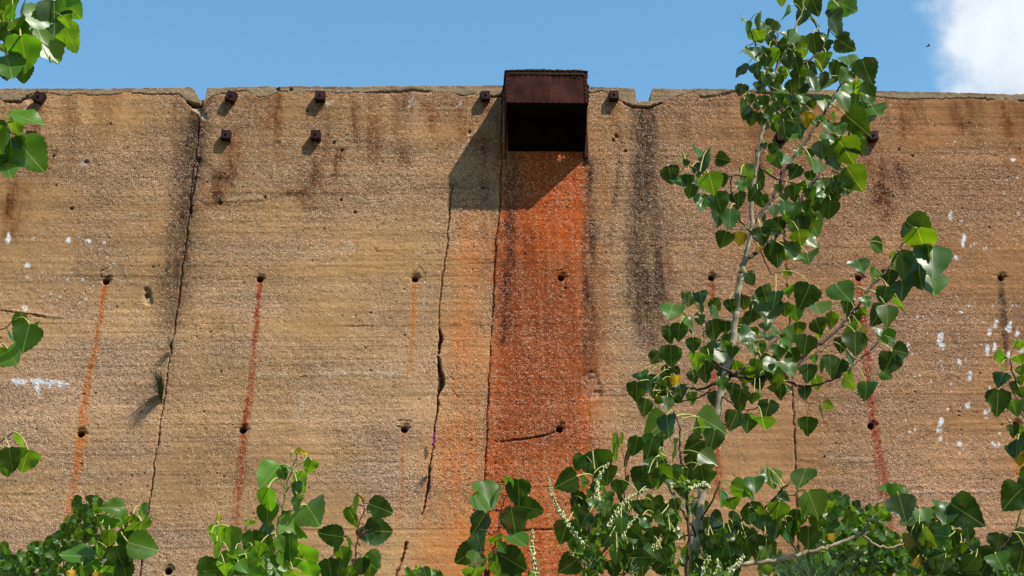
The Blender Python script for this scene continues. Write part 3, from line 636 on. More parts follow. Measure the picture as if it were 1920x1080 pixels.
# ------------------------------------------------------------------ plant materials
def leaf_mat():
    N = NT('poplar_leaf'); uv = N.n('UVMap').outputs[0]
    sp = N.n('SeparateXYZ'); N.l(uv, sp.inputs[0]); x, y = sp.outputs[0], sp.outputs[1]
    col = N.n('Attribute', attribute_name='Col').outputs['Color']
    ax = N.math('ABSOLUTE', N.math('SUBTRACT', x, .5))
    mid = N.ramp(ax, .006, .018, 1, 0)
    ph = N.math('SUBTRACT', y, N.math('MULTIPLY', ax, .85))                       # side veins run forward
    sv = N.math('ABSOLUTE', N.math('SUBTRACT', N.math('FRACT', N.math('MULTIPLY', ph, 7.0)), .5))
    side = N.math('MULTIPLY', N.ramp(sv, .0, .05, 1, 0), .16)
    vein = N.math('MAXIMUM', mid, side)
    n = N.noise(N.obj(), 60, 3)
    base = N.mix(N.ramp(n, .35, .65, 0, .5), col, N.mix(.5, col, (.10, .14, .02)))
    sc = N.mix(N.math('MULTIPLY', vein, .55), base, (.30, .36, .10))
    base = N.mix(N.math('MULTIPLY', N.ramp(N.noise(N.obj(), 42, 2), .68, .72, 0, 1), .8), base, (.09, .05, .015))
    sc = N.mix(N.math('MULTIPLY', vein, .55), base, (.30, .36, .10))
    back = N.n('NewGeometry').outputs['Backfacing']
    under = N.mix(.45, sc, (.12, .19, .07))
    c = N.mix(back, sc, under)
    h = N.math('MULTIPLY', vein, -1.0)
    bp = N.n('Bump'); bp.inputs['Strength'].default_value = .25; bp.inputs['Distance'].default_value = .0006; N.l(h, bp.inputs['Height'])
    b = N.n('BsdfPrincipled'); b.inputs['Specular IOR Level'].default_value = .40
    N.l(N.ramp(back, 0, 1, .36, .65), b.inputs['Roughness'])
    N.l(c, b.inputs['Base Color']); N.l(bp.outputs[0], b.inputs['Normal'])
    t = N.n('BsdfTranslucent'); tcn = N.n('VectorMath', operation='MULTIPLY'); N.l(sc, tcn.inputs[0]); tcn.inputs[1].default_value = (4.2, 3.6, 1.2)
    N.l(tcn.outputs[0], t.inputs[0])
    m = N.n('MixShader'); m.inputs[0].default_value = .34; N.l(b.outputs[0], m.inputs[1]); N.l(t.outputs[0], m.inputs[2])
    N.l(m.outputs[0], N.o.inputs[0]); return N.m
M_LEAF = leaf_mat()
M_BARK = simple('pale_poplar_bark', (.36, .29, .18), .9, 24, .35, .002, 0, (.42, .35, .23), .1)
M_TWIG = simple('dark_brown_twig', (.060, .035, .024), .7, 60, .35, .001, 0, (.085, .05, .03), .3)
M_RED = simple('reddish_twig', (.13, .035, .020), .6, 60, .3, 0, 0, (.16, .05, .025), .3)
M_STALK = simple('yellow_green_stalk', (.46, .48, .12), .55, 50, .2, 0, 0, (.56, .50, .16), .3)
M_GSTEM = simple('green_stem', (.09, .17, .03), .6, 50, .25, 0, 0, None, .3)
M_FLOWER = simple('cream_floret', (.60, .62, .27), .8, 120, .2, 0, 0, (.72, .74, .42), .2)
M_PURPLE = simple('purple_floret', (.35, .02, .30), .7, 120, .2)

# ------------------------------------------------------------------ leaf geometry
YS = np.array([-.05, .0, .05, .12, .20, .28, .36, .44, .52, .60, .68, .76, .84, .91, .96, 1.0])
WS = np.array([.13, .30, .41, .475, .505, .505, .485, .455, .415, .365, .305, .235, .16, .095, .045, .004])
NR = len(YS)
CXS = np.array([-1, -.75, -.4, 0, .4, .75, 1])
NC = len(CXS)
LQ = np.array([[r*NC+k, r*NC+k+1, (r+1)*NC+k+1, (r+1)*NC+k] for r in range(NR-1) for k in range(NC-1)])
def leaf_local(rn, narrow=1., round_=0.):
    """local coords: x across, y along midrib, z up; unit length"""
    w = WS.copy()*narrow*rn.uniform(.90, 1.08)
    if round_: w = w*(1-round_)+round_*.40*np.sqrt(np.clip(1-((YS-.45)/.56)**2, 0, 1))*narrow
    ser = np.array([1+(.045 if i % 2 else -.03)*(2 < i < NR-2) for i in range(NR)])
    X = np.outer(w*ser, CXS); Y = np.repeat(YS[:, None], NC, 1).copy()
    Y[0, 3] = .0; Y[0, [2, 4]] = -.02; Y[1, 3] = .03                     # heart-shaped notch
    Y += .02*np.abs(CXS)[None, :]*(np.arange(NR) % 2)[:, None]
    fold = rn.uniform(.05, .42); droop = rn.uniform(-.15, .38); tw = rn.uniform(-.35, .35); wav = rn.uniform(.0, .07); ph = rn.uniform(0, 6)
    Z = fold*np.abs(X)*.8-droop*(Y**2)*.5+tw*X*Y+wav*np.sin(Y*9+ph+np.sign(X)*1.3)*np.abs(X)*2.2+rn.uniform(-.6, .6)*X*np.abs(X)
    X = X+rn.uniform(-.12, .12)*Y*Y
    if rn.rand() < .35:                                                     # an insect bite or torn margin
        r0, sd = rn.randint(3, 12), rn.choice([0, NC-1]); dd = rn.uniform(.55, .8)
        X[r0, sd] *= dd; X[r0+1, sd] *= dd+.05
        if rn.rand() < .4: X[r0-1, sd] *= dd+.1; X[r0, 1 if sd == 0 else NC-2] *= .85
    return np.stack([X, Y, Z], -1).reshape(-1, 3)
_u0 = np.stack([.5+np.outer(WS, CXS), np.repeat(YS[:, None], NC, 1)], -1).reshape(-1, 2)
LEAFCOL = {'d': (.015, .046, .0035), 't': (.040, .104, .008), 'w': (.050, .108, .016), 'b': (.044, .115, .004), 'n': (.032, .088, .005), 'y': (.30, .22, .015), 'r': (.13, .05, .02), 'g': (.034, .084, .004)}  # shaded leaves (d) painted darker, backlit (b) and glossy (t, w) ones lighter
def unit(v): return v/np.linalg.norm(v)
class Foliage:
    def __init__(s, seed): s.rn = np.random.RandomState(seed); s.V = []; s.C = []; s.n = 0; s.info = []; s.pV = []; s.pF = []; s.pn = 0; s.fresh = 1.; s.size = .90 if seed in (12, 32, 72, 73) else .94
    def normal(s, P, cl, g):
        c = unit(CAM-P); hv = unit(c+SUN); rn = s.rn
        for k in range(200):
            v = unit(rn.normal(size=3)); n = unit(c+v*rn.uniform(.2, 1.25))
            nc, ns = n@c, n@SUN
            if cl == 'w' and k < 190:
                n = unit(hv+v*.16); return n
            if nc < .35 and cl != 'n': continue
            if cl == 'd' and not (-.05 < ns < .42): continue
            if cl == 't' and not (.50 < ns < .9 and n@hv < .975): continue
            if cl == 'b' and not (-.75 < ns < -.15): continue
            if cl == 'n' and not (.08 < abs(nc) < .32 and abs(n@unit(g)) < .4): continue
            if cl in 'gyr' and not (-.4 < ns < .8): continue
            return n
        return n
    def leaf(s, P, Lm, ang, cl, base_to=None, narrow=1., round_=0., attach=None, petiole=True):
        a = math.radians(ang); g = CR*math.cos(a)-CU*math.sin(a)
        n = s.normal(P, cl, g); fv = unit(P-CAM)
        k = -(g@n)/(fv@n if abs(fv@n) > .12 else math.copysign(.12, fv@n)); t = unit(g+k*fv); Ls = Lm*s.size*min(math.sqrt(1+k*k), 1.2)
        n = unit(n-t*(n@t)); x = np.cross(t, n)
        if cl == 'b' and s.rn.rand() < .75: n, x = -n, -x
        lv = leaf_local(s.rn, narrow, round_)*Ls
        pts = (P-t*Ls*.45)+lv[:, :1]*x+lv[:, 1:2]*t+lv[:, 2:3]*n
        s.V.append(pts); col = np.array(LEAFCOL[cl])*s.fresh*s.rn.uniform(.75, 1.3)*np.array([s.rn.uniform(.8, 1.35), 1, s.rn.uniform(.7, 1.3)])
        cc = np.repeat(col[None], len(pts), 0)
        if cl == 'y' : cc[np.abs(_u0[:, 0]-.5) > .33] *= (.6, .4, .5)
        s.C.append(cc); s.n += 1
        if petiole and attach is not None: s.stalk(attach, P-t*Ls*.44, t, max(.0011, Ls*.024))
    def stalk(s, A, B, t, r):
        d = np.linalg.norm(B-A)
        if d < 1e-4: return
        M = (A+B)/2+np.array([0, 0, .10*d])-t*.22*d; K = 6; path = [(1-q)**2*A+2*q*(1-q)*M+q*q*B for q in np.linspace(0, 1, K+1)]
        v, f = tube(path, [r*1.25]*2+[r]*(K-1), 5); s.pV.append(v); s.pF.append(f+s.pn); s.pn += len(v)
    def build(s, parent, name='foliage', stalk_mat=None):
        if s.n:
            V = np.concatenate(s.V); C = np.concatenate(s.C); m = NR*NC
            Fq = (LQ[None]+(np.arange(s.n)*m)[:, None, None]).reshape(-1, 4)
            link(name, mesh_np(name, V, Fq, M_LEAF, True, np.tile(_u0, (s.n, 1)), C), parent)
        if 0 < len(s.pV) < 60:
            n0 = 0
            for v, f in zip(s.pV, s.pF): link('leaf_stalk', mesh_np('leaf_stalk', v, f-n0, stalk_mat or M_STALK, True), parent); n0 += len(v)
        elif s.pV: link('leaf_stalks', mesh_np('leaf_stalks', np.concatenate(s.pV), np.concatenate(s.pF), stalk_mat or M_STALK, True), parent)
def tube(path, rad, seg=8):
    path = [np.asarray(p, float) for p in path]; n = len(path); V = []; pn = None
    for i, p in enumerate(path):
        d = unit(path[min(i+1, n-1)]-path[max(i-1, 0)]+1e-9)
        if pn is None: pn = unit(np.cross(d, [0.3, .9, .2]))
        pn = unit(pn-d*(pn@d)); b = np.cross(d, pn)
        for k in range(seg):
            a = 2*math.pi*k/seg; V.append(p+rad[i]*(math.cos(a)*pn+math.sin(a)*b))
    Fq = [[i*seg+k, i*seg+(k+1) % seg, (i+1)*seg+(k+1) % seg, (i+1)*seg+k] for i in range(n-1) for k in range(seg)]
    V.append(path[-1]+unit(path[-1]-path[-2])*rad[-1]); tip = len(V)-1
    Fq += [[(n-1)*seg+k, (n-1)*seg+(k+1) % seg, tip, tip] for k in range(0)]
    return np.array(V), np.array(Fq)
def smooth_path(P, rad, sub=5):
    P = [np.asarray(p, float) for p in P]; out = []; ro = []
    for i in range(len(P)-1):
        p0, p1, p2, p3 = P[max(i-1, 0)], P[i], P[i+1], P[min(i+2, len(P)-1)]
        for q in np.arange(sub)/sub:
            out.append(.5*((2*p1)+(-p0+p2)*q+(2*p0-5*p1+4*p2-p3)*q*q+(-p0+3*p1-3*p2+p3)*q**3)); ro.append(rad[i]*(1-q)+rad[i+1]*q)
    out.append(P[-1]); ro.append(rad[-1]); return out, ro
class Plant:
    def __init__(s, name, label, cat, foot, Y, seed, twig=None, bark=None, group=None):
        """foot: photo pixel x where the stem meets the ground; Y: metres from the eye"""
        s.Y = Y; s.rn = np.random.RandomState(seed); s.fol = Foliage(seed+1); s.fol.fresh = {62: 1.6, 61: 1.3, 81: 1.6, 65: 1.5, 64: 1.15, 63: 1.15, 91: 1.1, 92: 1.2}.get(seed, 1.); s.nodes = []; s.twig = twig or M_TWIG; s.bark = bark or M_BARK
        p = at(foot, 900, Y); s.foot = np.array([p[0], p[1], -.03]); s.root = empty(name, tuple(s.foot), label, cat, group)
        s.ppm = F_PX/np.linalg.norm(at(960, 700, Y)-CAM)
    def px(s, x, y, dy=0): return at(x, y, s.Y+dy)
    def stem(s, pts, r0, r1, name='branch', mat=None, dy0=0., dy1=0., from_foot=False, nodes=True, wob=.004):
        """pts in photo pixels; r in px"""
        n = len(pts); P = [s.px(x, y, dy0+(dy1-dy0)*i/max(n-1, 1)) for i, (x, y) in enumerate(pts)]; R = [(r0+(r1-r0)*i/max(n-1, 1))/s.ppm for i in range(n)]
        if from_foot:
            q = P[0]; mids = [s.foot+(q-s.foot)*k+np.array([s.rn.uniform(-.02, .02), s.rn.uniform(-.02, .02), 0]) for k in (0, .3, .65)]; P = mids+P; R = [R[0]*1.5, R[0]*1.3, R[0]*1.15]+R
        P2, R2 = smooth_path(P, R, 6)
        for i in range(1, len(P2)-1): P2[i] = P2[i]+s.rn.normal(size=3)*wob*.4
        v, f = tube(P2, R2, 10 if r0 > 4 else 6)
        link(name, mesh_np(name, v, f, mat or (s.bark if name == 'trunk' else s.twig), True), s.root)
        if nodes: s.nodes += [p for p in P2 if p[2] > 1.2 or not from_foot]
        return P2
    def nearest(s, x, y):
        N = np.array(s.nodes); d = N-CAM; z = d@CF; X = 960+F_PX*(d@CR)/z; Yp = 540-F_PX*(d@CU)/z
        # prefer nodes above the leaf base, as leaves hang from the twig
        D = np.hypot(X-x, Yp-y)+np.abs(s.rn.normal(size=len(N)))*6; i = int(D.argmin()); return N[i], float(np.hypot(X[i]-x, Yp[i]-y))
    def leaves(s, txt, ox=0, oy=0, sc=1., dj=.07, narrow=1., round_=0., lim=95):
        for tok in txt.replace('\n', ' ').split(';'):
            q = tok.split()
            if not q: continue
            x, y, Lp, a = float(q[0])/sc+ox, float(q[1])/sc+oy, float(q[2])/sc, float(q[3])+s.rn.uniform(-8, 8); cl = q[4] if len(q) > 4 else 'g'
            s.one(x, y, Lp, a, cl, dj, narrow, round_, lim)
    def one(s, x, y, Lp, a, cl, dj=.07, narrow=1., round_=0., lim=95):
        ar = math.radians(a); N_, dpx = s.nearest(x-math.cos(ar)*Lp*.5, y-math.sin(ar)*Lp*.5)
        yy = N_[1]+DIST+s.rn.uniform(-dj, dj*.6); P = at(x, y, yy); ppm = F_PX/np.linalg.norm(P-CAM)
        s.fol.leaf(P, Lp/ppm, a, cl, narrow=narrow*(.75 if cl == 'n' else 1), round_=round_, attach=N_ if dpx < lim else None)
    def cluster(s, x, y, rx, ry, n, size, cls='ddgtb', spread=65, dj=.12, narrow=1., round_=0., lim=80):
        for _ in range(n):
            a = s.rn.uniform(0, 6.283); q = math.sqrt(s.rn.rand()); s.one(x+rx*q*math.cos(a), y+ry*q*math.sin(a), size*s.rn.uniform(.65, 1.25), 90+s.rn.normal()*spread, cls[s.rn.randint(len(cls))], dj, narrow, round_, lim)
    def done(s, stalk=None): s.fol.build(s.root, stalk_mat=stalk)
def T(s, ox, oy, sc): return [(x/sc+ox, y/sc+oy) for x, y in L(s)]

# ------------------------------------------------------------------ the tall poplar in front of the wall
p = Plant('poplar_tree', 'tall young poplar whose pale trunk and leafy crown rise past the wall top', 'tree', 1296, 3.75, 11)
p.stem(L('1300,1110 1304,1060 1309,1000 1316,930 1330,850 1352,740 1373,647 1378,600 1387,533 1391,508 1396,487 1404,455 1410,420 1408,382 1419,312 1425,270 1432,235 1440,200 1452,150 1462,118 1475,90 1490,55 1506,15 1515,-40'), 8.6, 1.2, 'trunk', from_foot=True)
p.stem(L('1290,1110 1296,1030 1301,975 1304,940'), 7, 3, mat=M_BARK, dy0=.05, dy1=.08)
BR = [('1410,422 1430,395 1452,365 1475,312 1509,270 1525,240 1536,225 1551,200 1565,180 1577,157 1590,132', 4.2, 1.6, 0, .22),
      ('1396,490 1420,470 1452,445 1477,414 1507,367 1535,327 1555,302 1580,275 1602,235 1612,190 1610,150', 4.0, 1.4, 0, .30),
      ('1429,460 1405,432 1390,415 1380,390 1370,345 1372,332', 2.2, 1.2, .02, -.15), ('1380,329 1340,330 1302,317 1285,302', 1.8, 1, -.12, -.2), ('1415,325 1400,330 1380,329', 2, 1.8, 0, -.12),
      ('1426,470 1437,497 1450,516 1459,510', 1.5, .8, .02, .05), ('1424,315 1455,336 1480,342 1520,352 1545,360', 2, 1, 0, .25),
      ('1452,150 1477,130 1502,122 1530,102 1545,85 1537,60 1522,35 1516,0', 2.4, 1.4, 0, .12), ('1452,152 1440,138 1425,107 1415,80 1402,48', 2, 1, 0, -.1), ('1452,150 1457,120 1456,80 1461,42', 2, 1, 0, .1),
      ('1432,235 1445,222 1470,200 1500,180', 2, 1, 0, .22), ('1440,200 1420,190 1400,175 1392,160', 1.5, .8, 0, -.1), ('1545,85 1560,40 1580,0 1590,-30', 2, 1.2, .1, .15),
      ('1372,700 1337,677 1310,647 1290,610 1283,587', 3, 1.2, 0, -.22), ('1370,702 1407,682 1433,660 1450,643 1480,620', 3, 1.2, 0, .18),
      ('1366,712 1372,704 1407,710 1453,703 1463,708 1493,722 1520,723 1550,717 1577,703 1607,680 1630,660 1647,640', 3.6, 1.2, 0, .22),
      ('1440,708 1470,700 1496,683 1507,667 1523,653 1557,630 1583,603 1607,577 1623,550 1640,530 1660,508 1678,484 1690,461 1704,440', 4.4, 1.4, .06, .22),
      ('1497,683 1540,657 1567,640', 1.8, .8, .02, .1), ('1353,715 1317,728 1287,727 1267,717 1250,687', 3, 1, 0, .15), ('1333,730 1310,747 1283,750 1250,737', 1.6, .8, .02, .1),
      ('1498,723 1500,740 1517,757 1533,760 1553,800', 1.4, .6, .12, .1), ('1360,660 1340,650 1320,600 1300,560', 1.5, .8, 0, .2), ('1385,540 1400,565 1430,580 1450,600', 1.8, .8, 0, .25),
      ('1352,740 1370,755 1400,770 1440,755', 2, .8, 0, -.1), ('1555,302 1570,310 1585,320', 1.2, .8, .22, .2),
      ('1309,1000 1361,984 1400,972 1422,963 1444,944 1467,916 1478,910', 2.8, 1.2, -.05, -.35), ('1308,1010 1280,960 1262,930 1240,880', 2.4, 1, 0, -.2), ('1311,980 1340,930 1350,900', 2, 1, 0, -.1),
      ('1270,970 1230,1000 1210,1040', 1.5, 1, 0, .1), ('1309,1000 1250,1010 1210,980 1190,950', 1.8, .8, 0, .2)]
for s_, a, b, d0, d1 in BR: p.stem(L(s_), a, b, 'branch', dy0=d0, dy1=d1)
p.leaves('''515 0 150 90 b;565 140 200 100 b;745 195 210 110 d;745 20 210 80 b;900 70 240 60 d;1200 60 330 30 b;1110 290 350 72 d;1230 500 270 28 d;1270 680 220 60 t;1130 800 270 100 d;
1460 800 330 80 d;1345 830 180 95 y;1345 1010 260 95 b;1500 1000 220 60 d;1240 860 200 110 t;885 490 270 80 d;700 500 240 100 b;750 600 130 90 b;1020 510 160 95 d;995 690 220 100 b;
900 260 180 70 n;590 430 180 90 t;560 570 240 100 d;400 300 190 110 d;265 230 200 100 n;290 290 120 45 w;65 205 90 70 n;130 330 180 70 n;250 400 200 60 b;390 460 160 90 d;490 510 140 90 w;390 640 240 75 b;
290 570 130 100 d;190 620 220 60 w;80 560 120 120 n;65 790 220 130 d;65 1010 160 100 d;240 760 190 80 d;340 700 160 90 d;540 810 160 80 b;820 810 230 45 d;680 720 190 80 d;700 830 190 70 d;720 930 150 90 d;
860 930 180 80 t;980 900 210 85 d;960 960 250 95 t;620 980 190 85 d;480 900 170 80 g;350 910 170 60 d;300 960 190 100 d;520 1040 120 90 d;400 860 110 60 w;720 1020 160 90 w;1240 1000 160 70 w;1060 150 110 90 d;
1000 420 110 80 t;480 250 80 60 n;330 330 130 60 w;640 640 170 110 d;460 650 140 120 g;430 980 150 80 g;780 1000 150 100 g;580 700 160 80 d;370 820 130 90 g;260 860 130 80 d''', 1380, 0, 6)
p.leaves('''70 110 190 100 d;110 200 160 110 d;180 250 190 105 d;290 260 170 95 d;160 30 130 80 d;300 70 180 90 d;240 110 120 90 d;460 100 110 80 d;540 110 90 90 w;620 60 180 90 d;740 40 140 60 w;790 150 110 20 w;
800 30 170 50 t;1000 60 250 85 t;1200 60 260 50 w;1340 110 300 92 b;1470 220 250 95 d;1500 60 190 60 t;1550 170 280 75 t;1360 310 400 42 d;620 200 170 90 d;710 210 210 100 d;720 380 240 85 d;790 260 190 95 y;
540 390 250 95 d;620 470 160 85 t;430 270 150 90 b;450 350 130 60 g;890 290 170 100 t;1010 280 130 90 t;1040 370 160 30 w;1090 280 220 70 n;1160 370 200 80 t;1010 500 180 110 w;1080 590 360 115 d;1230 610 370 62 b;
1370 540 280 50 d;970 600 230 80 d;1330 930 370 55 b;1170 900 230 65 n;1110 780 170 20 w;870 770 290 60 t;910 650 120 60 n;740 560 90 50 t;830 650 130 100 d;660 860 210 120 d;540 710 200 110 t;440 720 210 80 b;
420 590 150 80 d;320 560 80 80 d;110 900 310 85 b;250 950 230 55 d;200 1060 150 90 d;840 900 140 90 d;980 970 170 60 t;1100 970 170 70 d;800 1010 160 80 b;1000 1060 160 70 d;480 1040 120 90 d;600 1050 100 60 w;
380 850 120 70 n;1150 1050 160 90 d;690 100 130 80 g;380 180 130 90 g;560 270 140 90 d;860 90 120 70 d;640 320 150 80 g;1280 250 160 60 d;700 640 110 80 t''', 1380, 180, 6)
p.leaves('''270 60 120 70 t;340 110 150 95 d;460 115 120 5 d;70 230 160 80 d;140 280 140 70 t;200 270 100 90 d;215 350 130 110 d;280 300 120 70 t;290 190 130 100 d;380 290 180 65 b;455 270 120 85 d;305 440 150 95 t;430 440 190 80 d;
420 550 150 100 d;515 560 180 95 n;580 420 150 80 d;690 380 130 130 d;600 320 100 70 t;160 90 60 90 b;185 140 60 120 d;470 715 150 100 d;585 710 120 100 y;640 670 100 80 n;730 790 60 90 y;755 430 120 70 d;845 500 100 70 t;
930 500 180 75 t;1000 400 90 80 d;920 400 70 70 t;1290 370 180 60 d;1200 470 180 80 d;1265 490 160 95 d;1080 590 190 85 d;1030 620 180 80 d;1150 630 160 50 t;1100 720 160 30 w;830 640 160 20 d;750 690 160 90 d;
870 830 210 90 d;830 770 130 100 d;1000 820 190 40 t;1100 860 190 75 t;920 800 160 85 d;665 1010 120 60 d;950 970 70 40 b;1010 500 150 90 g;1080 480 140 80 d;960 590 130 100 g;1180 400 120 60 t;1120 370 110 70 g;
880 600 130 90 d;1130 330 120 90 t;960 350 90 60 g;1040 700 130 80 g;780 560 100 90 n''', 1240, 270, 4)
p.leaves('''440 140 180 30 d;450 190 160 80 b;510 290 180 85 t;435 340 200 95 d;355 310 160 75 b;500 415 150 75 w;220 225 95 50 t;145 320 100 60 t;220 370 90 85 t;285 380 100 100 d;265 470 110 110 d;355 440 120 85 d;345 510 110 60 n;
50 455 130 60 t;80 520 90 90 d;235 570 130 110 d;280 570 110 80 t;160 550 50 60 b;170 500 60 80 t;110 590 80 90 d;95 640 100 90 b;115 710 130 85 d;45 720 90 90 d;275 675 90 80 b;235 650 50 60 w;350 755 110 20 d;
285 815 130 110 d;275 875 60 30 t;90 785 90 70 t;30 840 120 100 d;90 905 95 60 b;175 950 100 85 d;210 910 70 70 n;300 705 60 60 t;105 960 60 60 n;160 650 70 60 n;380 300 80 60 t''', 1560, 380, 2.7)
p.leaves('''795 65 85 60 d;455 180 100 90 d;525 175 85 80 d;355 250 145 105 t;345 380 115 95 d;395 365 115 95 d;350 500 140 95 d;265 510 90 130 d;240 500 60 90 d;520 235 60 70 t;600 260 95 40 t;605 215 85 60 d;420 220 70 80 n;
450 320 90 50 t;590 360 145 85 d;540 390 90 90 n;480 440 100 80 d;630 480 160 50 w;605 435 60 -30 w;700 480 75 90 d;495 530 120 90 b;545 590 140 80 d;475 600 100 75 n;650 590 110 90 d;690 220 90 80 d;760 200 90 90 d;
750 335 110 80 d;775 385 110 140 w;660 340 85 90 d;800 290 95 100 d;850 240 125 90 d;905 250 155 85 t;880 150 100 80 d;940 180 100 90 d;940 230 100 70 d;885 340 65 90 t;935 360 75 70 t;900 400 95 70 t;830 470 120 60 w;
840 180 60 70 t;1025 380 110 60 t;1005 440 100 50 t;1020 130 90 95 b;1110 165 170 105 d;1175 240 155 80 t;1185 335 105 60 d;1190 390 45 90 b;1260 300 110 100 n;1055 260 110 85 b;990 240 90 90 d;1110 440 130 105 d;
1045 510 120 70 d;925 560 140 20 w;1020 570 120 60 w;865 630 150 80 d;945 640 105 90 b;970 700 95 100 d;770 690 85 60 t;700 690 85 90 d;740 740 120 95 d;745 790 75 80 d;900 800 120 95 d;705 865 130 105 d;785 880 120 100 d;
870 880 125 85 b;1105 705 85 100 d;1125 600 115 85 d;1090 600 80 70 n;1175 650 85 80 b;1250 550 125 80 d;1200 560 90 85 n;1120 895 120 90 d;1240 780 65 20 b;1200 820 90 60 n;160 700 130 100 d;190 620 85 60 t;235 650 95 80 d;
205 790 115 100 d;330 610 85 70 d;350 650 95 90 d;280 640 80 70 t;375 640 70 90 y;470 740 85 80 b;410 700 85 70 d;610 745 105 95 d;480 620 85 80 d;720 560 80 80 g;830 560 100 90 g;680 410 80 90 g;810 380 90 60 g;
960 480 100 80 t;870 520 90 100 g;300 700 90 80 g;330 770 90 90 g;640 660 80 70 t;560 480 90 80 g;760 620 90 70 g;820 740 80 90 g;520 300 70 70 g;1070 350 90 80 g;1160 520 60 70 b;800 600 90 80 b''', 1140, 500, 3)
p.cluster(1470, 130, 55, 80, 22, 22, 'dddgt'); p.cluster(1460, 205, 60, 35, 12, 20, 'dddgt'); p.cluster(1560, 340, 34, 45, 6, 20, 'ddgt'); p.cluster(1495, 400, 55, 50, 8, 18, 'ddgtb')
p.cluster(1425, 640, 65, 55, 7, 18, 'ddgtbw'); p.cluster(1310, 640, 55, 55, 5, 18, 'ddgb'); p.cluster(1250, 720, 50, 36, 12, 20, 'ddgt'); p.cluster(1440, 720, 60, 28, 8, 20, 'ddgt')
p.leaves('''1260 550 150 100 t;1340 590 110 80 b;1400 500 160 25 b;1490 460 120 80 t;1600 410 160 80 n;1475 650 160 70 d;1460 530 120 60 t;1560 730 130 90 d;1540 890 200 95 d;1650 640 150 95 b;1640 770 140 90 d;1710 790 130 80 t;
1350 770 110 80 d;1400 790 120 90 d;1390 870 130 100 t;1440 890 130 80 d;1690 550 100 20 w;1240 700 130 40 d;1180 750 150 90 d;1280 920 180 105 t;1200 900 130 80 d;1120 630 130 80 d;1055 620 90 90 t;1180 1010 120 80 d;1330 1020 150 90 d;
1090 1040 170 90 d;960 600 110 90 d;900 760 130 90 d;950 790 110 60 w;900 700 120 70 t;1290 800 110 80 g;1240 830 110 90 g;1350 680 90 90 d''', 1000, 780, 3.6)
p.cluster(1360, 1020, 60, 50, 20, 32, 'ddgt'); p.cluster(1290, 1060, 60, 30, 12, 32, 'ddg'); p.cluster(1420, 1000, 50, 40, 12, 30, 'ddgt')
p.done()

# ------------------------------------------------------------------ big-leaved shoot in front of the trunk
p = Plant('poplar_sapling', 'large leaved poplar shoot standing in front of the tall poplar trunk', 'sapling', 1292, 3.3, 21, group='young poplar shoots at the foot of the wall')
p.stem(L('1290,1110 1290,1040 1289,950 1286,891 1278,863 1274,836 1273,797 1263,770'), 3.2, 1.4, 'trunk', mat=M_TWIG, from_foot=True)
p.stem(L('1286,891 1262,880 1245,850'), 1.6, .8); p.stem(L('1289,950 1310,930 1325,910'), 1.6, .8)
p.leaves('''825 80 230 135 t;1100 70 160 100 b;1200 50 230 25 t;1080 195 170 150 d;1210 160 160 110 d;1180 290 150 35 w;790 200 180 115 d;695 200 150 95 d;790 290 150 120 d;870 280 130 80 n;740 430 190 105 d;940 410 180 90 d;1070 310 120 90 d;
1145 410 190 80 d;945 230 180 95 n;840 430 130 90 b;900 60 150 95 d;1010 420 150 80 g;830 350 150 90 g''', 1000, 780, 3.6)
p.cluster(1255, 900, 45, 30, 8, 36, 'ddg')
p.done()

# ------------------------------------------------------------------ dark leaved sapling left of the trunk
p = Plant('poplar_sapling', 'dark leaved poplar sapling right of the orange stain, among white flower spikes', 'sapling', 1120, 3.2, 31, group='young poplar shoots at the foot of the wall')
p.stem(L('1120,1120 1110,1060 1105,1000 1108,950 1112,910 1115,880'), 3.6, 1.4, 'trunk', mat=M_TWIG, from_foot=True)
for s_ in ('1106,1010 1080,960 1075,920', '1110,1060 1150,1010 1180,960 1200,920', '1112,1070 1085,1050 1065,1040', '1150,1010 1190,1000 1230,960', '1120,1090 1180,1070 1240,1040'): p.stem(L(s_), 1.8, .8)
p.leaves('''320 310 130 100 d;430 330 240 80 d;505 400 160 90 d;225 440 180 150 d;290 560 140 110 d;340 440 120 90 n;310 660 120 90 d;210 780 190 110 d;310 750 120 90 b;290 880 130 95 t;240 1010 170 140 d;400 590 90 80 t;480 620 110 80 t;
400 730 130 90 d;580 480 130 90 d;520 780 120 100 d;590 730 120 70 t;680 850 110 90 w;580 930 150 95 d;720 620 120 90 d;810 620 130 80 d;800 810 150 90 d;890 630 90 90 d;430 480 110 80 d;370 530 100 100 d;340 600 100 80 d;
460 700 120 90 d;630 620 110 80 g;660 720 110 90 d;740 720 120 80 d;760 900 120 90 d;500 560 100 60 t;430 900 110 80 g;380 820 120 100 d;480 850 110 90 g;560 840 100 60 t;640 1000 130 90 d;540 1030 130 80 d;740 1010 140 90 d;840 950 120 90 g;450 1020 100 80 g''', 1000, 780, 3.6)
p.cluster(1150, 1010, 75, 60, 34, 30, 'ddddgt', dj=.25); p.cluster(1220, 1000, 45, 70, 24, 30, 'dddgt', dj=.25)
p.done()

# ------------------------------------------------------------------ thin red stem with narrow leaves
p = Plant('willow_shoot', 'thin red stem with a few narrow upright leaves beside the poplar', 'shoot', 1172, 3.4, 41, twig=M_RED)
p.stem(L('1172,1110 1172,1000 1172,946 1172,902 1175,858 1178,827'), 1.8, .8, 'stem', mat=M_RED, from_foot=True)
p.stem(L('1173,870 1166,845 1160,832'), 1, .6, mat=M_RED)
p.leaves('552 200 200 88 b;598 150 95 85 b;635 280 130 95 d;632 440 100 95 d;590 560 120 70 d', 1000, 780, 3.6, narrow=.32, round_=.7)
p.done(M_RED)

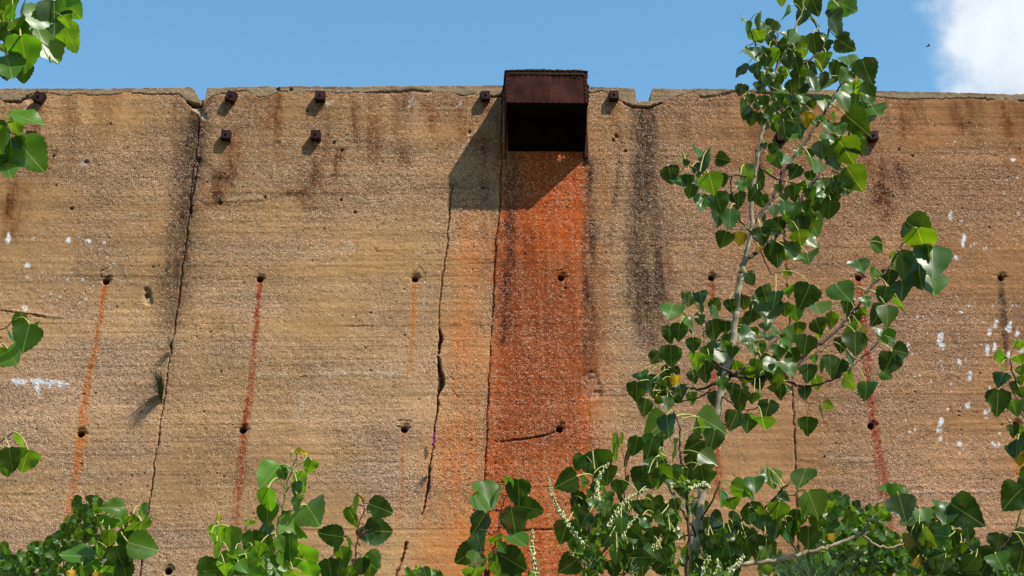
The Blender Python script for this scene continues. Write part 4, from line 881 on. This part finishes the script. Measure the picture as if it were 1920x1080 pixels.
# ------------------------------------------------------------------ white sweet clover spikes
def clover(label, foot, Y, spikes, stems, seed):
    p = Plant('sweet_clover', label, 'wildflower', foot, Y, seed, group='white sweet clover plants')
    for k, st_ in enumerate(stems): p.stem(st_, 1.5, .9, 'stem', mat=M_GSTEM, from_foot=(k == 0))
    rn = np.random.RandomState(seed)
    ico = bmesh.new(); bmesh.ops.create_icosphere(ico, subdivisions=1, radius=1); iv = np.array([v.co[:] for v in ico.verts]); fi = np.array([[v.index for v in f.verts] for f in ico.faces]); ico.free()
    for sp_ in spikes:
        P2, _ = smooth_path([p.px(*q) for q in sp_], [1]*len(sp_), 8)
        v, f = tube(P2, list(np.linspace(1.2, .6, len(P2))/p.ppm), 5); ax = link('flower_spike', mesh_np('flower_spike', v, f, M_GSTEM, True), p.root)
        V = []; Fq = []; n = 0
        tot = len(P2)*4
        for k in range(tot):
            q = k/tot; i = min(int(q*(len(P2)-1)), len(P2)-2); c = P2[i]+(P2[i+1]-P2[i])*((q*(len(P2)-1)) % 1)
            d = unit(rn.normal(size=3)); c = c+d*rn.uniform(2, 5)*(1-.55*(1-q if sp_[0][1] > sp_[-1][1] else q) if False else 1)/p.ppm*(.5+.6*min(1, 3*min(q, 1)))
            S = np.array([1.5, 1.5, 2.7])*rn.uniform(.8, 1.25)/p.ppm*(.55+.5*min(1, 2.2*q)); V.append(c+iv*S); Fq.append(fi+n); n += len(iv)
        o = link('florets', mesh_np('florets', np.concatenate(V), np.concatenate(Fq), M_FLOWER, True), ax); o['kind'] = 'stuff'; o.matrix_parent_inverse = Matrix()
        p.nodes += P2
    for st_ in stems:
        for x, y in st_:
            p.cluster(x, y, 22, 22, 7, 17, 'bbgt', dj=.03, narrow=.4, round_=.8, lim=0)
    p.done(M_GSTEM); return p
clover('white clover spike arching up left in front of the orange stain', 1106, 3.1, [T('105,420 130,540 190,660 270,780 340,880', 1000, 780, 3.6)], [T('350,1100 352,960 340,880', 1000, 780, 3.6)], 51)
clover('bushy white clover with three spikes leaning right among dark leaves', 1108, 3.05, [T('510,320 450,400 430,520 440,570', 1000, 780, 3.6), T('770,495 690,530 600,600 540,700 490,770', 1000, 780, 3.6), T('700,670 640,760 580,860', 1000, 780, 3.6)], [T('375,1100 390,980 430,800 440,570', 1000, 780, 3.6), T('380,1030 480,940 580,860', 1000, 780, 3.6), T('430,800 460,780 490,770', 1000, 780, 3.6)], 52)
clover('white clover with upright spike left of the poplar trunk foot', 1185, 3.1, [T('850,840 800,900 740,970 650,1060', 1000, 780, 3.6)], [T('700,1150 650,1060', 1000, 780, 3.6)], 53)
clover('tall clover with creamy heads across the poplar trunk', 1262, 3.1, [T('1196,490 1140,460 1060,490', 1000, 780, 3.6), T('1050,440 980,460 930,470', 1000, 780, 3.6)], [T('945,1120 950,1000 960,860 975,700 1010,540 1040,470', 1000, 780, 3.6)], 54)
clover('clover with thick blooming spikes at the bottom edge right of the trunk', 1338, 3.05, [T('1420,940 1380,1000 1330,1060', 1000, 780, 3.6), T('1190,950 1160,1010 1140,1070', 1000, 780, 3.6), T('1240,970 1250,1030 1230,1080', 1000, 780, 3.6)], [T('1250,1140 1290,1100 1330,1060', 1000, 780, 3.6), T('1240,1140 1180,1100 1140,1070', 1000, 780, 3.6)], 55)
clover('single thin clover spike standing alone on the orange stain', 1006, 3.1, [T('1075,770 1070,860 1082,960 1097,1080', 700, 780, 3.6)], [T('1105,1150 1097,1080', 700, 780, 3.6)], 56)

# ------------------------------------------------------------------ saplings along the bottom
GP = 'young poplar shoots at the foot of the wall'
p = Plant('poplar_sapling', 'round leaved sapling at the bottom left corner below the first joint', 'sapling', 168, 3.0, 61, group=GP)
p.stem(T('600,1180 640,1080 700,950 750,870 790,810 850,740 900,660', 0, 780, 3.6), 2.6, 1, 'trunk', mat=M_TWIG, from_foot=True)
p.stem(T('640,1080 600,1000 570,950', 0, 780, 3.6), 1.4, .8); p.stem(T('790,810 760,720 790,640', 0, 780, 3.6), 1.2, .6); p.stem(T('850,740 930,780 960,850', 0, 780, 3.6), 1.2, .6); p.stem(T('700,950 760,980 800,1010', 0, 780, 3.6), 1.2, .6)
p.leaves('''770 620 140 175 t;970 650 110 60 b;950 760 200 92 b;960 880 200 15 t;840 640 80 85 n;730 720 130 100 b;690 770 110 80 n;530 950 210 170 t;660 900 160 85 n;800 940 150 80 d;880 960 160 60 d;770 1040 160 110 d;840 1050 140 90 d;850 820 140 80 d;
605 1020 120 90 b;690 1050 130 80 b;740 820 120 90 b;820 700 110 60 t;650 1080 60 80 y;700 850 90 60 g;480 1070 60 80 y;560 1060 130 90 g;900 700 90 50 b''', 0, 780, 3.6, round_=.35)
p.done()
p = Plant('poplar_sapling', 'bright green sapling with wavy leaves left of bottom centre', 'sapling', 510, 2.9, 62, twig=M_GSTEM, group=GP)
p.stem(T('470,1200 480,1080 490,930 505,780 535,650 560,520 600,380 640,240', 380, 780, 3.6), 2.8, .9, 'trunk', mat=M_GSTEM, from_foot=True)
for s_ in ('470,1180 350,1120 265,1080 280,900 300,740', '350,1120 150,1060 100,900 98,690', '535,650 580,640 640,630', '600,380 640,330 690,310', '565,500 520,420', '535,620 500,550', '500,800 440,760', '490,930 560,880 600,830', '485,1000 600,980'): p.stem(T(s_, 380, 780, 3.6), 1.5, .7)
p.leaves('''465 390 200 140 t;540 390 90 60 d;730 345 110 100 b;705 290 40 90 b;665 440 160 65 b;640 490 110 90 d;640 580 120 85 b;450 560 180 80 b;440 650 170 75 d;740 650 250 45 t;590 750 200 20 w;435 770 120 90 d;645 790 130 20 b;585 880 200 95 d;
680 950 240 65 b;440 1020 300 5 t;190 830 190 80 b;120 800 150 80 b;95 900 130 90 b;62 820 70 90 b;170 960 110 90 b;70 1040 220 0 d;210 1050 130 80 b;340 850 170 85 d;420 840 120 80 b;250 960 140 80 b;330 930 120 90 b;470 880 110 70 b;520 860 110 60 t;
720 1050 160 80 b;300 720 50 80 b;595 270 50 100 n;650 235 50 20 y;690 250 40 0 y;110 690 40 90 y;340 720 50 0 b;390 900 110 90 b;540 970 130 60 t;620 1060 150 60 b;300 1020 140 90 b;150 1030 120 80 b;360 1060 150 20 b''', 380, 780, 3.6, round_=.3)
p.cluster(470, 1060, 90, 30, 14, 34, 'bbgt')
p.done()
p = Plant('poplar_sapling', 'slim red stemmed sapling between the green sapling and the crack', 'sapling', 664, 3.0, 63, twig=M_RED, group=GP)
p.stem(T('1010,1150 1015,1080 1020,1000 1040,860 1055,750 1085,630 1090,580', 380, 780, 3.6), 2.0, .8, 'trunk', mat=M_RED, from_foot=True)
for s_ in ('1050,830 1100,780 1140,765', '1060,720 1090,650 1120,620', '1030,880 980,830 940,810', '1018,1000 985,940', '1018,1040 1080,1000 1130,980', '1015,1080 950,1050'): p.stem(T(s_, 380, 780, 3.6), 1, .6)
p.leaves('''1195 620 180 20 d;1185 775 190 -8 d;1100 800 120 80 d;870 810 180 185 d;1035 590 150 85 n;1010 680 160 75 n;1075 560 50 90 y;940 950 160 85 b;985 900 160 85 n;860 1040 170 80 d;1150 970 140 60 b;1075 1010 120 90 d;1130 1040 120 80 b;1000 1060 120 80 b;1050 1050 90 90 r;930 1060 110 80 g''', 380, 780, 3.6, round_=.35)
p.done(M_RED)
p = Plant('poplar_sapling', 'red stemmed sapling with paired dark leaves at the left edge of the orange stain', 'sapling', 912, 3.0, 64, twig=M_RED, group=GP)
p.stem(T('750,1180 770,1080 810,900 840,760 860,650 885,560 915,510 945,485', 700, 780, 3.6), 2.2, .8, 'trunk', mat=M_RED, from_foot=True)
for s_ in ('885,560 850,525 820,525', '860,660 890,625 925,615', '840,750 870,710 895,700', '835,770 790,800', '770,1080 840,960 850,900', '765,1100 800,1000', '800,930 750,900'): p.stem(T(s_, 700, 780, 3.6), 1, .6)
p.leaves('''760 530 200 85 t;710 590 160 60 t;715 725 180 120 d;985 510 190 85 d;920 450 90 85 b;858 475 70 90 n;1050 620 200 15 d;945 715 220 88 d;715 850 140 80 d;980 840 150 40 t;635 940 180 140 d;690 990 160 85 t;845 930 85 90 r;
900 970 150 80 d;930 980 230 25 d;830 840 110 80 b;800 970 110 90 b;900 1050 170 80 d;820 1030 110 60 b;640 1075 100 80 b;870 890 90 60 g;690 1060 130 80 b;960 1060 130 60 d''', 700, 780, 3.6, round_=.3)
p.done(M_RED)
p = Plant('seedling', 'tiny pale green seedling poking up at the bottom edge beside the crack', 'seedling', 785, 3.2, 65, twig=M_GSTEM)
p.stem(L('785,1120 783,1090 780,1072'), 1.4, .7, 'stem', mat=M_GSTEM, from_foot=True); p.stem(L('783,1095 768,1080 764,1070'), .9, .5, mat=M_GSTEM)
p.leaves('230 1050 55 60 b;280 1060 60 80 b;350 1062 90 70 d;430 1078 90 40 d;300 1030 50 90 b;395 1060 60 80 g;250 1075 60 60 b', 700, 780, 3.6, round_=.5); p.done()

# ------------------------------------------------------------------ right hand saplings and long bough
p = Plant('poplar_tree', 'low poplar with a long pale bough sweeping right near the bottom edge', 'tree', 1330, 3.5, 71)
p.stem(L('1330,1180 1350,1110 1380,1062 1440,1052 1495,1041 1537,1031 1570,1019 1612,1002 1622,994 1635,974 1645,952 1657,928'), 5.5, 1.6, 'trunk', mat=M_BARK, from_foot=True)
p.stem(L('1615,1001 1645,1024 1676,1026 1704,1016 1720,1006 1735,998'), 2.6, 1.4, mat=M_BARK); p.stem(L('1618,1001 1640,993'), 2, 1.2, mat=M_BARK); p.stem(L('1704,1016 1708,1030'), 1, .6)
p.stem(T('0,600 60,540 110,480', 1440, 780, 3.6), 2, 1); p.stem(L('1537,1031 1530,1010 1520,980 1500,950'), 1.6, .8); p.stem(L('1495,1041 1480,1000 1470,960'), 1.6, .8); p.stem(L('1500,950 1490,930 1450,935'), 1.4, .8)
p.leaves('''235 420 170 100 t;20 420 150 80 t;310 600 220 60 t;270 620 110 80 d;150 800 170 50 t;60 770 160 90 d;60 620 120 80 t;110 550 90 20 w;230 650 130 80 b;190 700 160 90 d;270 820 170 95 d;370 800 100 90 n;790 490 80 60 t;
640 700 60 60 b;720 640 60 20 b;790 640 60 10 b;700 760 60 80 b;750 600 50 60 b;180 750 120 90 g;330 720 110 80 g;430 820 60 80 y''', 1440, 780, 3.6)
p.done()
p = Plant('poplar_tree', 'poplar at the lower right whose leafy stem arches above the bottom corner', 'tree', 1850, 3.4, 72)
p.stem(L('1860,1180 1850,1100 1840,1062 1818,1030 1798,1008 1780,990 1760,975 1745,965 1735,960'), 2.8, 1.2, 'trunk', mat=M_TWIG, from_foot=True)
for s_ in ('1760,975 1730,955 1700,940 1680,925', '1780,990 1790,975 1800,962', '1798,1008 1815,985', '1840,1062 1800,1070 1760,1060', '1850,1100 1870,1040 1890,1010 1905,990', '1798,1008 1760,1030 1740,1040'): p.stem(L(s_), 1.4, .8)
p.leaves('''870 520 140 95 b;905 620 180 80 d;960 700 160 140 t;1050 680 120 60 w;1200 650 170 95 t;1335 655 230 35 d;1100 840 160 80 t;1170 820 120 90 b;1220 940 150 80 b;1260 830 140 80 d;1380 880 130 90 n;1440 970 170 60 d;1290 1040 210 80 d;
1350 800 100 90 d;1030 850 160 100 d;1130 950 130 90 t;1060 780 120 90 d;1000 930 130 70 d;1550 870 170 100 d;1560 980 140 60 t;1650 550 210 140 d;1690 840 170 170 d;1710 960 210 100 d;920 510 60 80 w;1090 900 140 80 d;1180 1010 130 90 d;1350 960 110 80 g;1390 1040 110 90 d;960 850 90 90 y;1000 990 80 90 y''', 1440, 780, 3.6)
p.cluster(1770, 1040, 50, 35, 24, 32, 'dddgt'); p.cluster(1740, 1000, 40, 30, 14, 32, 'dddg'); p.cluster(1830, 1065, 40, 20, 8, 32, 'ddg')
p.done()
p = Plant('poplar_tree', 'poplar at the right edge with leaves reaching in beside the black streak', 'tree', 1990, 3.6, 73)
p.stem(L('1985,1150 1975,1050 1960,960 1940,880 1925,800 1915,740 1900,700 1892,672'), 3.5, 1.2, 'trunk', mat=M_TWIG, from_foot=True)
for s_ in ('1925,800 1905,745 1890,718', '1940,880 1920,850 1905,835', '1930,830 1900,800 1885,780', '1915,740 1900,735 1882,735', '1960,960 1925,925 1905,920'): p.stem(L(s_), 1.4, .7)
p.leaves('''855 780 65 30 b;855 895 85 120 d;840 1010 140 85 d;925 930 55 90 d;945 795 55 60 b;925 1040 85 75 b;860 830 50 80 n;960 850 60 80 b;955 900 50 80 g;960 960 60 60 g;950 720 50 80 b''', 1560, 380, 2.7)
p.leaves('1650 100 90 90 d;1700 110 90 90 b;1680 220 130 100 d;1700 290 90 90 y;1715 170 90 90 g;1660 240 100 90 g', 1440, 780, 3.6)
p.cluster(1960, 900, 40, 160, 40, 36, 'dgtb'); p.done()

# ------------------------------------------------------------------ poplar at the left edge
p = Plant('poplar_tree', 'poplar at the left edge whose leafy twigs hang in against the sky', 'tree', -230, 3.3, 81)
p.stem(L('-220,1150 -215,900 -200,700 -190,500 -170,300 -150,120 -130,0 -110,-120'), 9, 4, 'trunk', from_foot=True)
for s_ in ('-155,170 -90,90 -40,50 0,46 25,40 55,50', '-150,120 -80,20 -20,-10 40,-10 90,-5', '-185,420 -100,300 -40,255 0,246 25,250 43,275', '-100,300 -30,225 0,238 30,222', '-195,560 -100,560 -40,590 0,618 29,599', '-190,520 -80,570 0,640 8,650', '-205,760 -100,800 -30,830 0,830 28,807', '55,50 70,40 95,35', '25,40 40,60 60,62'):
    p.stem(L(s_), 2.4, .9, 'branch')
p.leaves('''340 35 120 50 b;265 80 170 90 d;335 175 150 60 b;215 215 210 60 w;315 100 60 60 b;190 85 130 0 w;215 20 60 80 t;120 250 160 70 b;50 190 90 80 d;30 230 70 60 t;90 145 100 50 t;50 320 150 70 t;115 350 90 80 d;40 20 110 100 b;60 65 90 90 b;
120 40 110 90 n;120 110 110 85 n;15 90 80 90 b;115 565 170 20 t;75 610 80 90 b;35 710 180 95 n;135 745 200 50 t;80 690 70 60 d;5 790 80 70 d;35 810 100 100 t;0 610 70 90 d;20 330 110 80 d;0 150 90 90 d;60 230 70 80 d;235 290 60 80 n;100 190 80 80 g;10 40 90 90 g''', 0, 0, 2.57, round_=.25)
p.leaves('125 545 140 100 d;95 480 110 100 n;60 550 80 70 n;55 640 130 60 t;165 500 60 90 b;5 640 90 80 b', 0, 420, 2.57, round_=.2)
p.leaves('70 290 170 90 d;165 300 180 105 b;138 170 110 85 b;20 330 130 90 d;45 360 100 80 b;0 300 90 80 g', 0, 780, 3.6, round_=.2)
p.cluster(-110, 60, 60, 120, 50, 50, 'dgtb', lim=60); p.cluster(-120, 420, 60, 180, 50, 50, 'dgtb', lim=60); p.cluster(-120, 760, 50, 120, 30, 50, 'dgtb', lim=60)
p.done()

# ------------------------------------------------------------------ small-leaved bushes nearer the wall
def bush(label, foot, Y, seed, blobs, size, top):
    p = Plant('small_leaved_shrub', label, 'shrub', foot, Y, seed, group='small leaved shrubs below the wall')
    for k, (x, y) in enumerate(top):
        p.stem([(foot+(x-foot)*.35, 1250), (foot+(x-foot)*.6, 1150), (x*.9+foot*.1, (y+1130)/2), (x, y)], 2.2, .7, 'stem', mat=M_TWIG, from_foot=(k == 0))
    for x, y, rx, ry, n in blobs: p.cluster(x, y, rx, ry, n, size, 'ddggtb', 70, .35, round_=.55, lim=0)
    p.done()
bush('dense small leaved shrub at the bottom left beside the round leaved sapling', 110, 5.6, 91, [(163, 952, 26, 22, 34), (155, 985, 30, 24, 44), (138, 1005, 28, 22, 44), (115, 1025, 30, 24, 46), (90, 1035, 30, 22, 40), (65, 1045, 28, 22, 34), (35, 1060, 30, 22, 34), (6, 1050, 14, 30, 18), (100, 1065, 45, 25, 44), (160, 1050, 40, 35, 44), (190, 1000, 22, 40, 20), (60, 1110, 90, 40, 90)], 17, [(163, 945), (185, 940), (120, 1010), (70, 1030), (8, 1035), (95, 1020)])
bush('broad small leaved shrub behind the pale bough at the lower right', 1610, 5.8, 92, [(1565, 945, 24, 22, 26), (1560, 975, 34, 26, 40), (1600, 960, 14, 14, 12), (1605, 985, 36, 26, 40), (1640, 975, 30, 25, 26), (1580, 1010, 60, 24, 60), (1625, 1030, 50, 26, 60), (1665, 1020, 40, 24, 40), (1610, 1060, 90, 28, 120), (1700, 1050, 60, 28, 70), (1540, 1050, 40, 34, 44), (1475, 1060, 30, 26, 30), (1450, 1070, 25, 20, 20), (1760, 1065, 60, 24, 50), (1640, 1110, 140, 30, 110)], 18, [(1560, 925), (1600, 945), (1640, 960), (1540, 1000), (1680, 1010), (1470, 1040), (1720, 1030), (1580, 980)])
bush('low small leaved shrub in the bottom right corner behind the arching poplar', 1900, 6.0, 93, [(1900, 1070, 40, 24, 40), (1860, 1078, 30, 16, 22), (1890, 1120, 80, 30, 60)], 18, [(1905, 1050), (1870, 1062)])
# feathery grass tufts below
def tuft(name, label, cat, P0, blades, h, spread, mat, seed, lean=(0, 0, 0)):
    rn = np.random.RandomState(seed); V = []; Fq = []; n = 0
    for k in range(blades):
        a = rn.uniform(0, 6.28); d = np.array([math.cos(a), math.sin(a)*.6, 0])*rn.uniform(.1, 1)*spread; hh = h*rn.uniform(.5, 1)
        path = [P0+rn.normal(size=3)*.008*(spread > .1)+d*q*q+np.array([0, 0, hh*q])*(1-.25*q)+np.array(lean)*q*q for q in (0, .3, .6, .85, 1)]
        v, f = tube(path, [.0016, .0015, .0013, .0008, .0003], 4); V.append(v); Fq.append(f+n); n += len(v)
    o = link(name, mesh_np(name, np.concatenate(V), np.concatenate(Fq), mat, True)); tag(o, label, cat); return o
M_GRASS = simple('grass_blade', (.05, .10, .022), .7, 30, .4)
g = tuft('grass_tuft', 'fine green grass tuft sticking up through the shrub at the bottom, right of the trunk', 'grass tuft', at(1530, 1180, 5.2), 170, .42, .22, M_GRASS, 5)
def wallpt(x, y, out=.01): u, v = wall(x, y); return np.array([u, -out, v])
tuft('weed_tuft', 'wispy green weed rooted in the first joint, casting a dark smudge', 'weed', wallpt(303, 762, -.01), 150, .36, .07, M_GRASS, 6, (-.02, -.17, -.02))
tuft('weed_tuft', 'small weed at the bend of the first joint, above the larger tuft', 'weed', wallpt(322, 662), 40, .12, .07, M_GRASS, 7, (0, -.08, 0))
tuft('weed_tuft', 'mossy little weed inside the widest hollow of the middle crack', 'weed', wallpt(824, 730, -.02), 50, .14, .015, M_GRASS, 8, (-.01, -.02, 0))
tuft('weed_tuft', 'drooping weed low on the middle crack beneath the purple flower', 'weed', wallpt(806, 892), 40, .13, .04, M_GRASS, 9, (.0, -.07, -.02))
def purple():
    root = empty('purple_wildflower', tuple(wallpt(812, 835)), 'tiny purple flower spike growing out of the middle crack', 'wildflower')
    A = wallpt(812, 845); v, f = tube([A, A+[0, -.03, .05], A+[.004, -.045, .13]], [.0018, .0016, .001], 5); link('stem', mesh_np('stem', v, f, M_GSTEM, True), root)
    rn = random.Random(3); bm = bmesh.new()
    for k in range(30):
        q = .25+.75*k/30; m = bmesh.ops.create_icosphere(bm, subdivisions=1, radius=.0065*(1.1-.4*q)); bmesh.ops.translate(bm, vec=Vector(A)+Vector((.004*q+rn.uniform(-.007, .007), -.03-.015*q+rn.uniform(-.006, .006), .13*q)), verts=m['verts'])
    me = bpy.data.meshes.new('florets'); bm.to_mesh(me); bm.free(); me.materials.append(M_PURPLE); o = link('florets', me, root); o['kind'] = 'stuff'
purple()
tuft('weed_tuft', 'dry dark weeds growing on top of the wall at the far right', 'weed', np.array([wall(1818, 174)[0], .05, wall(1818, 174)[1]-.01]), 14, .06, .05, M_TWIG, 12)
# the small bird far off in the sky
def bird():
    P = at(1741, 86, 60.); ax = (CR, CU, CF); bm = bmesh.new()
    bmesh.ops.create_icosphere(bm, subdivisions=2, radius=1)
    for v in bm.verts: v.co = Vector((v.co.x*.11*(1 if v.co.x > 0 else 1.3), v.co.y*.035, v.co.z*.035))
    body = bpy.data.meshes.new('bird'); bm.to_mesh(body); bm.free(); m = simple('dark_feathers', (.03, .03, .03), .9); body.materials.append(m)
    o = bpy.data.objects.new('bird', body); COL.objects.link(o); o.location = P; o.rotation_euler = (0, R_(-20), 0); tag(o, 'tiny dark bird flying far off just left of the cloud', 'bird')
    for sg_ in (-1, 1):
        v = [(.05, 0, 0), (-.04, 0, 0), (-.03, sg_*.09, .05), (.03, sg_*.09, .055), (-.05, sg_*.19, .03)]
        v2 = [(a, b, c-.006) for a, b, c in v]; me = bpy.data.meshes.new('wing'); me.from_pydata(v+v2, [], [(0, 1, 2, 3), (3, 2, 4), (5, 8, 7, 6), (8, 9, 7), (0, 3, 8, 5), (1, 6, 7, 2), (3, 4, 9, 8), (2, 7, 9, 4)]); me.materials.append(m)
        w = bpy.data.objects.new('wing', me); COL.objects.link(w); w.parent = o
bird()
